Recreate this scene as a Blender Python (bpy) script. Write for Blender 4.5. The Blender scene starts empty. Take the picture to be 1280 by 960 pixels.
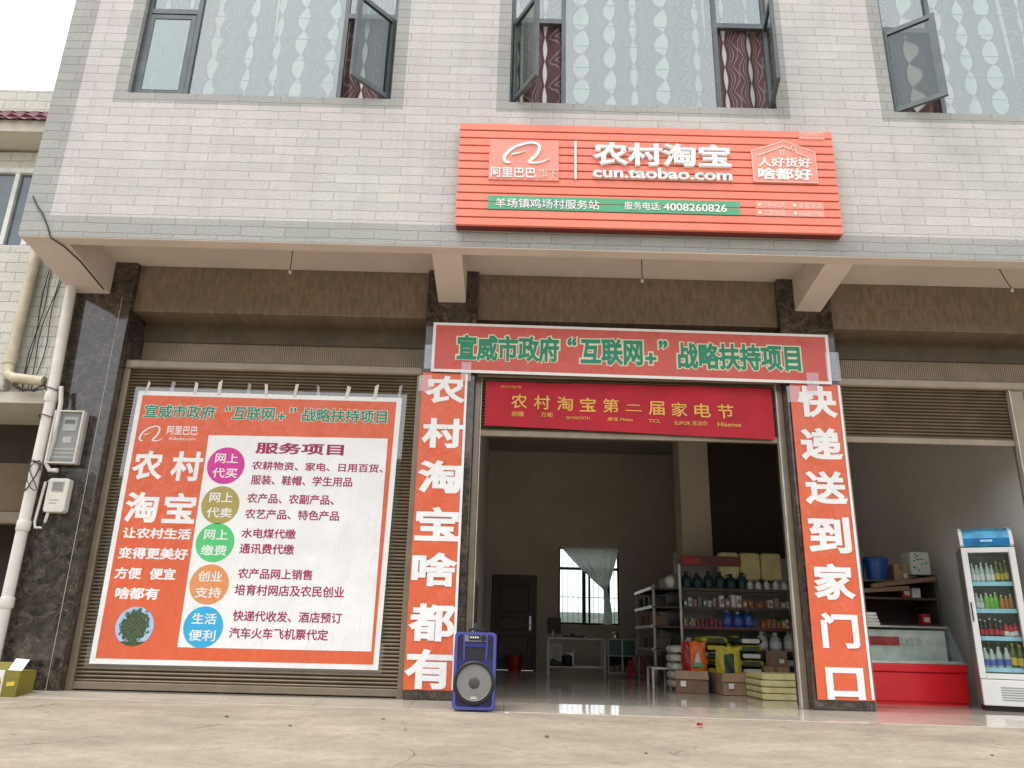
import bpy, bmesh, math, random
from mathutils import Vector, Matrix
random.seed(7)
C = bpy.context.scene.collection
sc = bpy.context.scene
# ------------------------------------------------------------------ camera
cam_d = bpy.data.cameras.new('camera'); cam = bpy.data.objects.new('camera', cam_d); C.objects.link(cam)
cam_d.sensor_fit = 'HORIZONTAL'; cam_d.sensor_width = 36.0; cam_d.lens = 27.54
cam_d.clip_start = 0.05; cam_d.clip_end = 2000
PITCH, ROLL = 0.3163, 0.0254
f_ = Vector((0, math.cos(PITCH), math.sin(PITCH))); r0 = Vector((1, 0, 0)); u0 = r0.cross(f_)
cr, sr = math.cos(ROLL), math.sin(ROLL)
r_ = cr*r0 + sr*u0; u_ = -sr*r0 + cr*u0
M = Matrix((r_, u_, -f_)).transposed().to_4x4(); M.translation = Vector((0, -7.6, 0.53))
cam.matrix_world = M
sc.camera = cam
# ------------------------------------------------------------------ world, sun, exposure
SUN_EL, SUN_AZ = math.radians(66), math.radians(228)      # azimuth clockwise from +Y (in front of the shop, to the left)
w = bpy.data.worlds.new('World'); sc.world = w; w.use_nodes = True
nt = w.node_tree; bg = nt.nodes['Background']
sky = nt.nodes.new('ShaderNodeTexSky'); sky.sky_type = 'NISHITA'; sky.sun_disc = False
sky.sun_elevation = SUN_EL; sky.sun_rotation = SUN_AZ; sky.air_density = 1.0; sky.dust_density = 5.0; sky.ozone_density = 1.0
mx = nt.nodes.new('ShaderNodeMix'); mx.data_type = 'RGBA'; mx.inputs[0].default_value = 0.78
nt.links.new(sky.outputs[0], mx.inputs[6]); mx.inputs[7].default_value = (9.2, 9.4, 9.75, 1)
nt.links.new(mx.outputs[2], bg.inputs['Color']); bg.inputs['Strength'].default_value = 0.11
sd = bpy.data.lights.new('sun', 'SUN'); sun = bpy.data.objects.new('sun', sd); C.objects.link(sun)
sd.energy = 0.8; sd.angle = math.radians(25); sd.color = (1, 0.98, 0.95)
dirv = Vector((math.sin(SUN_AZ)*math.cos(SUN_EL), math.cos(SUN_AZ)*math.cos(SUN_EL), math.sin(SUN_EL)))
sun.rotation_euler = dirv.to_track_quat('Z', 'Y').to_euler(); sun.location = dirv*60
sc.view_settings.view_transform = 'Standard'; sc.view_settings.look = 'None'
sc.view_settings.exposure = 1.03; sc.view_settings.gamma = 1.0
sc.cycles.use_denoising = True
sc.cycles.max_bounces = 8; sc.cycles.diffuse_bounces = 4; sc.cycles.glossy_bounces = 4; sc.cycles.transparent_max_bounces = 12

# ------------------------------------------------------------------ materials
def newmat(name):
    m = bpy.data.materials.new(name); m.use_nodes = True
    return m, m.node_tree, m.node_tree.nodes['Principled BSDF']
def N(nt, t, **kw):
    n = nt.nodes.new(t)
    for k, v in kw.items():
        if isinstance(k, str) and hasattr(n, k): setattr(n, k, v)
    return n
def mixc(nt, fac, a, b, mode='MIX'):
    n = nt.nodes.new('ShaderNodeMix'); n.data_type = 'RGBA'; n.blend_type = mode
    for s, v in ((0, fac), (6, a), (7, b)):
        if hasattr(v, 'links') or hasattr(v, 'is_linked'): nt.links.new(v, n.inputs[s])
        elif s == 0: n.inputs[0].default_value = v
        else: n.inputs[s].default_value = (*v, 1)
    return n.outputs[2]
def math_(nt, op, a, b=None, c=None):
    n = nt.nodes.new('ShaderNodeMath'); n.operation = op
    for i, v in enumerate((a, b, c)):
        if v is None: continue
        if hasattr(v, 'is_linked'): nt.links.new(v, n.inputs[i])
        else: n.inputs[i].default_value = v
    return n.outputs[0]
def coords(nt, scale=(1, 1, 1)):
    t = nt.nodes.new('ShaderNodeTexCoord'); mp = nt.nodes.new('ShaderNodeMapping')
    mp.inputs['Scale'].default_value = scale; nt.links.new(t.outputs['Object'], mp.inputs[0]); return mp.outputs[0]
def noise(nt, vec, scale, detail=4, rough=0.6):
    n = nt.nodes.new('ShaderNodeTexNoise'); n.inputs['Scale'].default_value = scale
    n.inputs['Detail'].default_value = detail; n.inputs['Roughness'].default_value = rough
    nt.links.new(vec, n.inputs['Vector']); return n.outputs['Fac']
def ramp(nt, fac, p0, p1):
    n = nt.nodes.new('ShaderNodeMapRange'); n.inputs[1].default_value = p0; n.inputs[2].default_value = p1
    nt.links.new(fac, n.inputs[0]); return n.outputs[0]
def bump(nt, b, h, strength, dist=0.01):
    n = nt.nodes.new('ShaderNodeBump'); n.inputs['Strength'].default_value = strength; n.inputs['Distance'].default_value = dist
    nt.links.new(h, n.inputs['Height']); nt.links.new(n.outputs[0], b.inputs['Normal'])
def mat(name, col, rough=0.6, metal=0.0, var=0.12, vscale=6, bmp=0.0, bscale=40, spec=0.5):
    """plain surface with soft uneven wear in its colour and gloss"""
    m, nt, b = newmat(name); v = coords(nt)
    n = noise(nt, v, vscale, 5)
    c2 = tuple(max(0, c*(1-2.2*var)) for c in col); c1 = tuple(min(1, c*(1+var)) for c in col)
    nt.links.new(mixc(nt, ramp(nt, n, 0.3, 0.7), c1, c2), b.inputs['Base Color'])
    nt.links.new(ramp(nt, noise(nt, v, vscale*2.3, 3), -1.2 if False else 0.0, 1.0), b.inputs['Roughness'])
    rr = nt.nodes.new('ShaderNodeMapRange'); rr.inputs[3].default_value = max(0.02, rough-0.08); rr.inputs[4].default_value = min(1, rough+0.08)
    nt.links.new(noise(nt, v, vscale*2.3, 3), rr.inputs[0]); nt.links.new(rr.outputs[0], b.inputs['Roughness'])
    b.inputs['Metallic'].default_value = metal; b.inputs['Specular IOR Level'].default_value = spec
    if bmp: bump(nt, b, noise(nt, v, bscale, 4), bmp)
    return m
def tile_mat(name, c1, c2, mortar, bw, bh, off=0.5):
    m, nt, b = newmat(name)
    t = nt.nodes.new('ShaderNodeTexCoord'); s = nt.nodes.new('ShaderNodeSeparateXYZ'); nt.links.new(t.outputs['Object'], s.inputs[0])
    cb = nt.nodes.new('ShaderNodeCombineXYZ')
    nt.links.new(math_(nt, 'ADD', s.outputs[0], s.outputs[1]), cb.inputs[0]); nt.links.new(s.outputs[2], cb.inputs[1])
    # edges a little out of true
    wv = nt.nodes.new('ShaderNodeVectorMath'); wv.operation = 'SCALE'; nz = nt.nodes.new('ShaderNodeTexNoise'); nz.inputs['Scale'].default_value = 3.0
    nt.links.new(cb.outputs[0], nz.inputs['Vector']); nt.links.new(nz.outputs['Color'], wv.inputs[0]); wv.inputs['Scale'].default_value = 0.022
    ad = nt.nodes.new('ShaderNodeVectorMath'); nt.links.new(cb.outputs[0], ad.inputs[0]); nt.links.new(wv.outputs[0], ad.inputs[1])
    br = nt.nodes.new('ShaderNodeTexBrick'); nt.links.new(ad.outputs[0], br.inputs['Vector'])
    br.offset = off; br.inputs['Scale'].default_value = 1; br.inputs['Brick Width'].default_value = bw; br.inputs['Row Height'].default_value = bh
    br.inputs['Mortar Size'].default_value = 0.003; br.inputs['Mortar Smooth'].default_value = 0.6; br.inputs['Bias'].default_value = 0.0
    br.inputs['Color1'].default_value = (*c1, 1); br.inputs['Color2'].default_value = (*c2, 1); br.inputs['Mortar'].default_value = (*mortar, 1)
    n1 = noise(nt, cb.outputs[0], 1.1, 5); n2 = noise(nt, cb.outputs[0], 55, 5, 0.7)
    col = mixc(nt, math_(nt, 'MULTIPLY', ramp(nt, n1, 0.42, 0.75), 0.35), br.outputs['Color'], tuple(c*0.62 for c in c2))
    col = mixc(nt, math_(nt, 'MULTIPLY', ramp(nt, n2, 0.36, 0.72), 0.5), col, tuple(c*0.55 for c in c1))
    # faint streaks running down the wall
    mp = nt.nodes.new('ShaderNodeMapping'); mp.inputs['Scale'].default_value = (9, 0.7, 1); nt.links.new(cb.outputs[0], mp.inputs[0])
    st = noise(nt, mp.outputs[0], 1.0, 4)
    col = mixc(nt, math_(nt, 'MULTIPLY', ramp(nt, st, 0.52, 0.8), 0.28), col, tuple(c*0.5 for c in c1))
    tint = noise(nt, cb.outputs[0], 0.8, 2)
    col = mixc(nt, ramp(nt, tint, 0.38, 0.62), mixc(nt, 1.0, col, (1.015, 0.99, 0.985), 'MULTIPLY'), mixc(nt, 1.0, col, (0.98, 0.995, 0.975), 'MULTIPLY'))
    # split-stone grain runs across each tile
    mg = nt.nodes.new('ShaderNodeMapping'); mg.inputs['Scale'].default_value = (34, 60, 1); nt.links.new(cb.outputs[0], mg.inputs[0])
    gr = noise(nt, mg.outputs[0], 1.0, 4, .7)
    col = mixc(nt, math_(nt, 'MULTIPLY', ramp(nt, gr, 0.42, 0.68), 0.34), col, tuple(c*0.6 for c in c2))
    nt.links.new(col, b.inputs['Base Color']); b.inputs['Roughness'].default_value = 0.75
    h = math_(nt, 'ADD', math_(nt, 'MULTIPLY', math_(nt, 'ADD', n2, gr), 0.6), math_(nt, 'MULTIPLY', br.outputs['Fac'], -1.0))
    bump(nt, b, h, 0.9, 0.016)
    return m
def marble_mat():
    m, nt, b = newmat('dark_marble'); v = coords(nt)
    n = nt.nodes.new('ShaderNodeTexNoise'); n.inputs['Scale'].default_value = 4.6; n.inputs['Detail'].default_value = 10; n.inputs['Distortion'].default_value = 0.7
    nt.links.new(v, n.inputs['Vector'])
    vein = math_(nt, 'ABSOLUTE', math_(nt, 'SUBTRACT', n.outputs['Fac'], 0.5))
    vein = ramp(nt, vein, 0.028, 0.0)
    fl = noise(nt, v, 38, 5, .7); vein = math_(nt, 'MULTIPLY', vein, ramp(nt, fl, 0.38, 0.66))
    base = mixc(nt, ramp(nt, noise(nt, v, 13, 6), 0.35, 0.68), (0.016, 0.014, 0.013), (0.075, 0.058, 0.045))
    sp = ramp(nt, fl, 0.62, 0.78)
    base = mixc(nt, math_(nt, 'MULTIPLY', sp, 0.5), base, (0.20, 0.15, 0.11))
    nt.links.new(mixc(nt, math_(nt, 'MULTIPLY', vein, 0.4), base, (0.36, 0.29, 0.23)), b.inputs['Base Color'])
    b.inputs['Roughness'].default_value = 0.07; b.inputs['Specular IOR Level'].default_value = 0.75
    return m
def panel_mat():
    m, nt, b = newmat('brown_panel_tile'); t = nt.nodes.new('ShaderNodeTexCoord')
    s = nt.nodes.new('ShaderNodeSeparateXYZ'); nt.links.new(t.outputs['Object'], s.inputs[0])
    cb = nt.nodes.new('ShaderNodeCombineXYZ'); nt.links.new(s.outputs[0], cb.inputs[0]); nt.links.new(s.outputs[2], cb.inputs[1])
    br = nt.nodes.new('ShaderNodeTexBrick'); nt.links.new(cb.outputs[0], br.inputs['Vector']); br.offset = 0.0
    br.inputs['Scale'].default_value = 1; br.inputs['Brick Width'].default_value = 0.4; br.inputs['Row Height'].default_value = 0.27
    br.inputs['Mortar Size'].default_value = 0.002
    br.inputs['Color1'].default_value = (0.27, 0.20, 0.145, 1); br.inputs['Color2'].default_value = (0.235, 0.18, 0.125, 1); br.inputs['Mortar'].default_value = (0.17, 0.125, 0.09, 1)
    mp = nt.nodes.new('ShaderNodeMapping'); mp.inputs['Scale'].default_value = (22, 6, 1); nt.links.new(cb.outputs[0], mp.inputs[0])
    n = noise(nt, mp.outputs[0], 1, 6, .7)
    nt.links.new(mixc(nt, math_(nt, 'MULTIPLY', ramp(nt, n, 0.36, 0.66), 0.8), br.outputs['Color'], (0.125, 0.09, 0.06)), b.inputs['Base Color'])
    b.inputs['Roughness'].default_value = 0.45
    return m
def concrete_mat():
    m, nt, b = newmat('worn_concrete')
    v = coords(nt, (1.0, 1.3, 1)); v2 = coords(nt, (0.9, 1.9, 1))
    a = noise(nt, v2, 1.3, 7, .62); c = noise(nt, v, 9, 6, .65); d = noise(nt, v, 70, 4, .7)
    col = mixc(nt, ramp(nt, a, 0.36, 0.66), (0.46, 0.385, 0.285), (0.31, 0.258, 0.19))
    col = mixc(nt, math_(nt, 'MULTIPLY', ramp(nt, c, 0.45, 0.72), 0.55), col, (0.225, 0.19, 0.148))
    col = mixc(nt, math_(nt, 'MULTIPLY', ramp(nt, d, 0.55, 0.8), 0.55), col, (0.54, 0.47, 0.37))
    e_ = noise(nt, v, 26, 5, .75); col = mixc(nt, math_(nt, 'MULTIPLY', ramp(nt, e_, 0.52, 0.74), 0.5), col, (0.19, 0.155, 0.115))
    # darker damp-looking dirt in broad patches
    f2 = noise(nt, v2, 0.55, 3); col = mixc(nt, math_(nt, 'MULTIPLY', ramp(nt, f2, 0.5, 0.66), 0.35), col, (0.22, 0.185, 0.14))
    # rusty and dark spots
    vo = nt.nodes.new('ShaderNodeTexVoronoi'); vo.inputs['Scale'].default_value = 2.1; nt.links.new(v, vo.inputs['Vector'])
    spot = ramp(nt, vo.outputs['Distance'], 0.075, 0.03)
    col = mixc(nt, math_(nt, 'MULTIPLY', spot, math_(nt, 'MULTIPLY', c, 1.1)), col, (0.11, 0.085, 0.06))
    # a wandering crack
    cn = nt.nodes.new('ShaderNodeTexVoronoi'); cn.feature = 'DISTANCE_TO_EDGE'; cn.inputs['Scale'].default_value = 0.42
    dn = nt.nodes.new('ShaderNodeTexNoise'); dn.inputs['Scale'].default_value = 2.4; dn.inputs['Detail'].default_value = 6; nt.links.new(v, dn.inputs['Vector'])
    ad = nt.nodes.new('ShaderNodeVectorMath'); ad.operation = 'MULTIPLY_ADD'; ad.inputs[1].default_value = (.5, .5, .5); nt.links.new(dn.outputs['Color'], ad.inputs[0]); nt.links.new(v, ad.inputs[2])
    nt.links.new(ad.outputs[0], cn.inputs['Vector'])
    crack = math_(nt, 'MULTIPLY', ramp(nt, cn.outputs['Distance'], 0.005, 0.001), ramp(nt, a, 0.5, 0.62))
    col = mixc(nt, math_(nt, 'MULTIPLY', crack, 0.45), col, (0.12, 0.095, 0.07))
    nt.links.new(col, b.inputs['Base Color']); b.inputs['Roughness'].default_value = 0.85
    h = math_(nt, 'SUBTRACT', math_(nt, 'ADD', math_(nt, 'MULTIPLY', d, 0.5), c), crack)
    bump(nt, b, h, 0.75, 0.02)
    return m
def floor_mat():
    m, nt, b = newmat('polished_floor_tile'); v = coords(nt)
    br = nt.nodes.new('ShaderNodeTexBrick'); nt.links.new(v, br.inputs['Vector']); br.offset = 0
    br.inputs['Scale'].default_value = 1; br.inputs['Brick Width'].default_value = 0.8; br.inputs['Row Height'].default_value = 0.8; br.inputs['Mortar Size'].default_value = 0.003
    br.inputs['Color1'].default_value = (0.60, 0.54, 0.44, 1); br.inputs['Color2'].default_value = (0.57, 0.51, 0.42, 1); br.inputs['Mortar'].default_value = (0.3, 0.26, 0.2, 1)
    n = noise(nt, v, 3, 6)
    nt.links.new(mixc(nt, math_(nt, 'MULTIPLY', ramp(nt, n, .45, .75), .45), br.outputs['Color'], (0.33, 0.29, 0.23)), b.inputs['Base Color'])
    rr = nt.nodes.new('ShaderNodeMapRange'); rr.inputs[3].default_value = 0.03; rr.inputs[4].default_value = 0.12; nt.links.new(n, rr.inputs[0]); nt.links.new(rr.outputs[0], b.inputs['Roughness'])
    return m
def glass_mat(name, refl, tint=(0.85, 0.93, 0.95), gcol=(0.86, 0.95, 1.0)):
    m, nt, b = newmat(name); nt.nodes.remove(b); out = nt.nodes['Material Output']
    t = nt.nodes.new('ShaderNodeBsdfTransparent'); t.inputs[0].default_value = (*tint, 1)
    g = nt.nodes.new('ShaderNodeBsdfGlossy'); g.inputs['Color'].default_value = (*gcol, 1); g.inputs['Roughness'].default_value = 0.03
    mxs = nt.nodes.new('ShaderNodeMixShader'); fr = nt.nodes.new('ShaderNodeLayerWeight'); fr.inputs[0].default_value = 0.5
    nt.links.new(math_(nt, 'ADD', math_(nt, 'MULTIPLY', math_(nt, 'POWER', fr.outputs['Facing'], 5.0), 0.9), refl), mxs.inputs[0])
    v = coords(nt); bp = nt.nodes.new('ShaderNodeBump'); bp.inputs['Strength'].default_value = 0.05; bp.inputs['Distance'].default_value = 0.05
    nt.links.new(noise(nt, v, 1.7, 2), bp.inputs['Height']); nt.links.new(bp.outputs[0], g.inputs['Normal'])
    nt.links.new(t.outputs[0], mxs.inputs[1]); nt.links.new(g.outputs[0], mxs.inputs[2]); nt.links.new(mxs.outputs[0], out.inputs[0])
    return m
def curtain_mat():
    m, nt, b = newmat('wavy_print_curtain'); t = nt.nodes.new('ShaderNodeTexCoord'); s = nt.nodes.new('ShaderNodeSeparateXYZ'); nt.links.new(t.outputs['UV'], s.inputs[0])
    u, z = s.outputs[0], s.outputs[1]                      # metres along the cloth, metres up
    P = 0.34; ph = math_(nt, 'MULTIPLY', z, 2*math.pi/0.62); sn = math_(nt, 'SINE', ph)
    col_i = math_(nt, 'FLOOR', math_(nt, 'DIVIDE', u, P)); sh = math_(nt, 'MULTIPLY', col_i, 2.1)
    sn = math_(nt, 'SINE', math_(nt, 'ADD', ph, sh)); wv = math_(nt, 'ABSOLUTE', sn)
    fu = math_(nt, 'SUBTRACT', math_(nt, 'MULTIPLY', math_(nt, 'FRACT', math_(nt, 'DIVIDE', u, P)), P), P*0.5)
    au = math_(nt, 'ABSOLUTE', fu)
    rw = nt.nodes.new('ShaderNodeTexWhiteNoise'); rw.noise_dimensions = '1D'; nt.links.new(col_i, rw.inputs['W'])
    wide = math_(nt, 'ADD', math_(nt, 'MULTIPLY', rw.outputs['Value'], 0.035), 0.026)
    leaf = ramp(nt, math_(nt, 'SUBTRACT', math_(nt, 'MULTIPLY', wv, wide), au), -0.006, 0.006)
    lines = None
    for k in (0.085, 0.115, 0.15):
        d = math_(nt, 'ABSOLUTE', math_(nt, 'SUBTRACT', au, math_(nt, 'ADD', math_(nt, 'MULTIPLY', wv, 0.05), k-0.03)))
        l = ramp(nt, d, 0.006, 0.003); lines = l if lines is None else math_(nt, 'MAXIMUM', lines, l)
    c = mixc(nt, math_(nt, 'MULTIPLY', lines, 0.42), (0.085, 0.036, 0.040), (0.42, 0.34, 0.34))
    c = mixc(nt, leaf, c, (0.66, 0.64, 0.60)); nt.links.new(c, b.inputs['Base Color']); b.inputs['Roughness'].default_value = 0.8
    return m
def print_tree_mat():
    m, nt, b = newmat('printed_tree_picture'); t = nt.nodes.new('ShaderNodeTexCoord'); mp = nt.nodes.new('ShaderNodeMapping'); nt.links.new(t.outputs['UV'], mp.inputs[0])
    g = nt.nodes.new('ShaderNodeVectorMath'); g.operation = 'LENGTH'
    mp2 = nt.nodes.new('ShaderNodeMapping'); mp2.inputs['Location'].default_value = (0, -0.02, 0); mp2.inputs['Scale'].default_value = (1.12, 1.02, 1); nt.links.new(mp.outputs[0], mp2.inputs[0]); nt.links.new(mp2.outputs[0], g.inputs[0])
    n = noise(nt, mp.outputs[0], 4.2, 6, .75); f = math_(nt, 'ADD', g.outputs['Value'], math_(nt, 'MULTIPLY', math_(nt, 'SUBTRACT', n, 0.5), 1.7))
    tree = ramp(nt, f, 0.90, 0.84)
    sx_ = nt.nodes.new('ShaderNodeSeparateXYZ'); nt.links.new(mp.outputs[0], sx_.inputs[0])
    trunk = math_(nt, 'MULTIPLY', math_(nt, 'LESS_THAN', math_(nt, 'ABSOLUTE', sx_.outputs[0]), 0.07), math_(nt, 'LESS_THAN', sx_.outputs[1], -0.3))
    grass = math_(nt, 'LESS_THAN', math_(nt, 'ADD', sx_.outputs[1], math_(nt, 'MULTIPLY', n, 0.25)), -0.62)
    tree = math_(nt, 'MAXIMUM', tree, math_(nt, 'MAXIMUM', trunk, grass))
    leaf = mixc(nt, ramp(nt, noise(nt, mp.outputs[0], 9, 4), .35, .65), (0.012, 0.03, 0.012), (0.10, 0.15, 0.07))
    nt.links.new(mixc(nt, tree, (0.36, 0.55, 0.75), leaf), b.inputs['Base Color']); b.inputs['Roughness'].default_value = 0.4
    return m
def vinyl_mat(name, col, rough=0.28):
    """printed sheet: even ink, creased surface, scuffs"""
    m, nt, b = newmat(name); v = coords(nt)
    n = noise(nt, v, 2.3, 5)
    col1 = mixc(nt, ramp(nt, n, .4, .75), col, tuple(min(1, c*0.86+0.02) for c in col))
    mp = nt.nodes.new('ShaderNodeMapping'); mp.inputs['Scale'].default_value = (7, 7, .8); nt.links.new(v, mp.inputs[0])
    st = noise(nt, mp.outputs[0], 1.3, 5)
    col1 = mixc(nt, math_(nt, 'MULTIPLY', ramp(nt, st, .58, .8), .22), col1, tuple(min(1, c*0.7+0.2) for c in col))
    nt.links.new(col1, b.inputs['Base Color']); b.inputs['Roughness'].default_value = rough
    mq = nt.nodes.new('ShaderNodeMapping'); mq.inputs['Scale'].default_value = (2.6, 1, 1.4); mq.inputs['Rotation'].default_value = (0, .5, 0); nt.links.new(v, mq.inputs[0])
    bump(nt, b, math_(nt, 'ADD', noise(nt, mp.outputs[0], 1.1, 4), math_(nt, 'MULTIPLY', noise(nt, mq.outputs[0], 1.6, 4), 1.6)), .8, .025)
    return m

T = {}
T['tile'] = tile_mat('cream_split_tile', (0.70, 0.67, 0.64), (0.605, 0.585, 0.555), (0.53, 0.515, 0.495), 0.42, 0.10)
T['tile_grey'] = tile_mat('grey_split_tile', (0.46, 0.465, 0.44), (0.39, 0.40, 0.385), (0.30, 0.30, 0.29), 0.42, 0.10)
T['tile_nb'] = tile_mat('pale_neighbour_tile', (0.75, 0.745, 0.68), (0.69, 0.68, 0.62), (0.34, 0.315, 0.28), 0.24, 0.115)
T['marble'] = marble_mat(); T['panel'] = panel_mat(); T['concrete'] = concrete_mat(); T['floor'] = floor_mat()
T['plaster'] = mat('soffit_plaster', (0.64, 0.565, 0.505), 0.85, var=.05, vscale=1.5, bmp=.1)
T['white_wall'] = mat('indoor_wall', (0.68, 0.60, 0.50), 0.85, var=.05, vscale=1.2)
T['wall_side'] = mat('limewashed_side_wall', (0.78, 0.74, 0.69), 0.85, var=.04, vscale=1.2)
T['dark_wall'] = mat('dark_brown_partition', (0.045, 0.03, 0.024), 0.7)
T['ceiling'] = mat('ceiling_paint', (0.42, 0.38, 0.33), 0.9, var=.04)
T['shutter'] = mat('bronze_shutter', (0.155, 0.117, 0.073), 0.38, 0.35, var=.14, vscale=3)
T['rib'] = mat('bronze_rib', (0.40, 0.32, 0.235), 0.38, 0.3, var=.08, vscale=3)
T['shade_band'] = mat('shade_band_bronze', (0.12, 0.092, 0.06), 0.5, 0.2)  # darkened bronze, shade painted in at the top of the shutter box
T['rail'] = mat('bronze_rail', (0.26, 0.21, 0.15), 0.35, 0.4, var=.08)
T['lip'] = mat('pale_aluminium', (0.55, 0.52, 0.46), 0.4, 0.3)
T['frame'] = mat('window_frame_grey', (0.10, 0.115, 0.12), 0.4, 0.3)
T['frame_dark'] = mat('black_frame', (0.012, 0.014, 0.016), 0.45)
T['glass'] = glass_mat('coated_window_glass', 0.17, (0.82, 0.865, 0.84), (0.93, 0.985, 0.98))
T['glass_sash'] = glass_mat('sash_glass', 0.07, (0.62, 0.66, 0.62))
T['glass_clear'] = glass_mat('clear_glass', 0.05, (0.93, 0.97, 0.96))
T['glass_case'] = glass_mat('counter_glass', 0.10, (0.95, 0.985, 0.97))
T['film'] = glass_mat('clear_plastic_film', 0.08, (0.95, 0.95, 0.95), (1, 1, 1))
T['curtain'] = curtain_mat()
T['orange'] = vinyl_mat('orange_print', (0.71, 0.128, 0.05))
T['orange_dark'] = vinyl_mat('red_orange_print', (0.60, 0.085, 0.055), .3)
T['white_print'] = vinyl_mat('white_print', (0.86, 0.86, 0.85), .4)
T['lath'] = mat('coral_lath', (0.80, 0.225, 0.15), 0.42, var=.05, vscale=2)
T['lath_panel'] = mat('coral_panel', (0.82, 0.29, 0.22), 0.4, var=.04)
T['lath_back'] = mat('dark_red_backing', (0.16, 0.022, 0.02), 0.7)
T['green'] = mat('sign_green', (0.08, 0.38, 0.20), 0.4, var=.05)
T['green_ink'] = mat('green_ink', (0.008, 0.25, 0.13), 0.4, var=.05)
T['cream_ink'] = mat('cream_ink', (0.80, 0.74, 0.55), 0.45, var=.03)
T['white_ink'] = mat('white_ink', (0.82, 0.81, 0.80), 0.4, var=.03)
T['pink_ink'] = mat('pale_pink_ink', (0.85, 0.55, 0.47), 0.45, var=.03)
T['maroon_ink'] = mat('maroon_ink', (0.33, 0.012, 0.075), 0.45, var=.04)
T['gold_ink'] = mat('gold_ink', (0.75, 0.42, 0.08), 0.5, var=.06)
T['red_cloth'] = mat('red_cloth', (0.46, 0.012, 0.03), 0.75, var=.10, vscale=3)
for k, c in dict(c_magenta=(0.62, 0.035, 0.30), c_olive=(0.40, 0.32, 0.09), c_green=(0.09, 0.56, 0.18), c_orange=(0.72, 0.29, 0.10), c_blue=(0.035, 0.40, 0.68)).items():
    T[k] = mat(k.replace('c_', '')+'_badge_print', c, .4, var=.03)
T['tree_print'] = print_tree_mat()
T['blue_plastic'] = mat('blue_plastic', (0.022, 0.026, 0.155), 0.38, var=.08)
T['blue_rim'] = mat('blue_rim', (0.07, 0.08, 0.34), 0.35, var=.06)
T['black'] = mat('black_plastic', (0.012, 0.012, 0.013), 0.5, var=.1)
T['cone'] = mat('grey_cone', (0.20, 0.195, 0.185), 0.5, var=.08)
T['cone_dark'] = mat('dust_cap', (0.06, 0.06, 0.058), 0.4)
T['pvc'] = mat('white_pvc', (0.66, 0.63, 0.58), 0.35, var=.06)
T['pvc_old'] = mat('aged_pvc', (0.55, 0.49, 0.36), 0.45, var=.12)
T['meter_grey'] = mat('meter_grey', (0.33, 0.335, 0.32), 0.4, var=.06)
T['meter_lid'] = glass_mat('meter_lid', 0.05, (0.84, 0.84, 0.82), (1, 1, 1))
T['meter_white'] = mat('meter_white', (0.62, 0.60, 0.53), 0.45, var=.06)
T['cable'] = mat('black_cable', (0.02, 0.02, 0.02), 0.6)
T['wire'] = mat('dark_wire', (0.05, 0.04, 0.035), 0.6)
T['red_tile'] = mat('maroon_roof_tile', (0.17, 0.05, 0.055), 0.5, var=.18, vscale=9)
T['nb_plaster'] = mat('pale_plaster', (0.60, 0.57, 0.49), 0.85, var=.06)
T['nb_glass'] = mat('blue_grey_pane', (0.10, 0.13, 0.16), 0.08, spec=.8)
T['white_frame'] = mat('white_frame', (0.72, 0.74, 0.70), 0.45)
T['wood_door'] = mat('dark_red_door', (0.055, 0.016, 0.012), 0.35, var=.15)
T['steel'] = mat('bright_steel', (0.65, 0.65, 0.63), 0.25, 0.9)
T['table_white'] = mat('white_table_paint', (0.62, 0.60, 0.56), 0.4)
T['case_green'] = mat('teal_case', (0.05, 0.16, 0.14), 0.3)
T['red_plastic'] = mat('red_plastic', (0.55, 0.012, 0.04), 0.35)
T['freezer_red'] = mat('freezer_red', (0.76, 0.016, 0.028), 0.30, var=.04)
T['freezer_in'] = mat('freezer_liner', (0.76, 0.79, 0.75), 0.4)
T['fridge'] = mat('fridge_white', (0.72, 0.72, 0.70), 0.33, var=.03)
T['fridge_side'] = mat('fridge_grey_side', (0.27, 0.27, 0.255), 0.4, var=.03)
T['canopy_blue'] = mat('canopy_blue', (0.06, 0.42, 0.72), 0.25, var=.25, vscale=5)
T['canopy_deep'] = mat('canopy_deep_blue', (0.01, 0.17, 0.42), 0.25, var=.2, vscale=9)
T['price_blue'] = mat('pale_blue_strip', (0.36, 0.66, 0.78), 0.4)
T['cardboard'] = mat('cardboard', (0.34, 0.215, 0.13), 0.8, var=.1)
T['cardboard_dark'] = mat('worn_cardboard', (0.22, 0.13, 0.08), 0.8, var=.12)
T['yellow_sack'] = mat('pale_yellow_sheet', (0.66, 0.58, 0.28), 0.7, var=.10, vscale=9)
T['rice_yellow'] = mat('yellow_bag', (0.55, 0.45, 0.03), 0.4, var=.1)
T['rice_green'] = mat('dark_green_bag', (0.015, 0.05, 0.025), 0.4, var=.2)
T['rice_white'] = mat('white_bag', (0.55, 0.52, 0.47), 0.5, var=.1)
T['bag_orange'] = mat('orange_bag', (0.72, 0.14, 0.01), 0.35, var=.1)
T['bag_red'] = mat('red_bag', (0.3, 0.012, 0.01), 0.35, var=.1)
T['shelf_metal'] = mat('shelf_grey', (0.30, 0.28, 0.25), 0.45, 0.1)
T['shelf_edge'] = mat('shelf_edge_bright', (0.62, 0.60, 0.56), 0.3, 0.5)
T['shelf_red'] = mat('shelf_red_edge', (0.17, 0.03, 0.03), 0.5)
T['oil_teal'] = mat('dark_teal_jug', (0.010, 0.045, 0.05), 0.2)
T['bottle_blue'] = mat('blue_bottle', (0.02, 0.10, 0.38), 0.25)
T['bottle_clear'] = mat('clear_bottle', (0.46, 0.50, 0.46), 0.2)
T['bottle_green'] = mat('green_drink', (0.20, 0.45, 0.06), 0.2)
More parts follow.
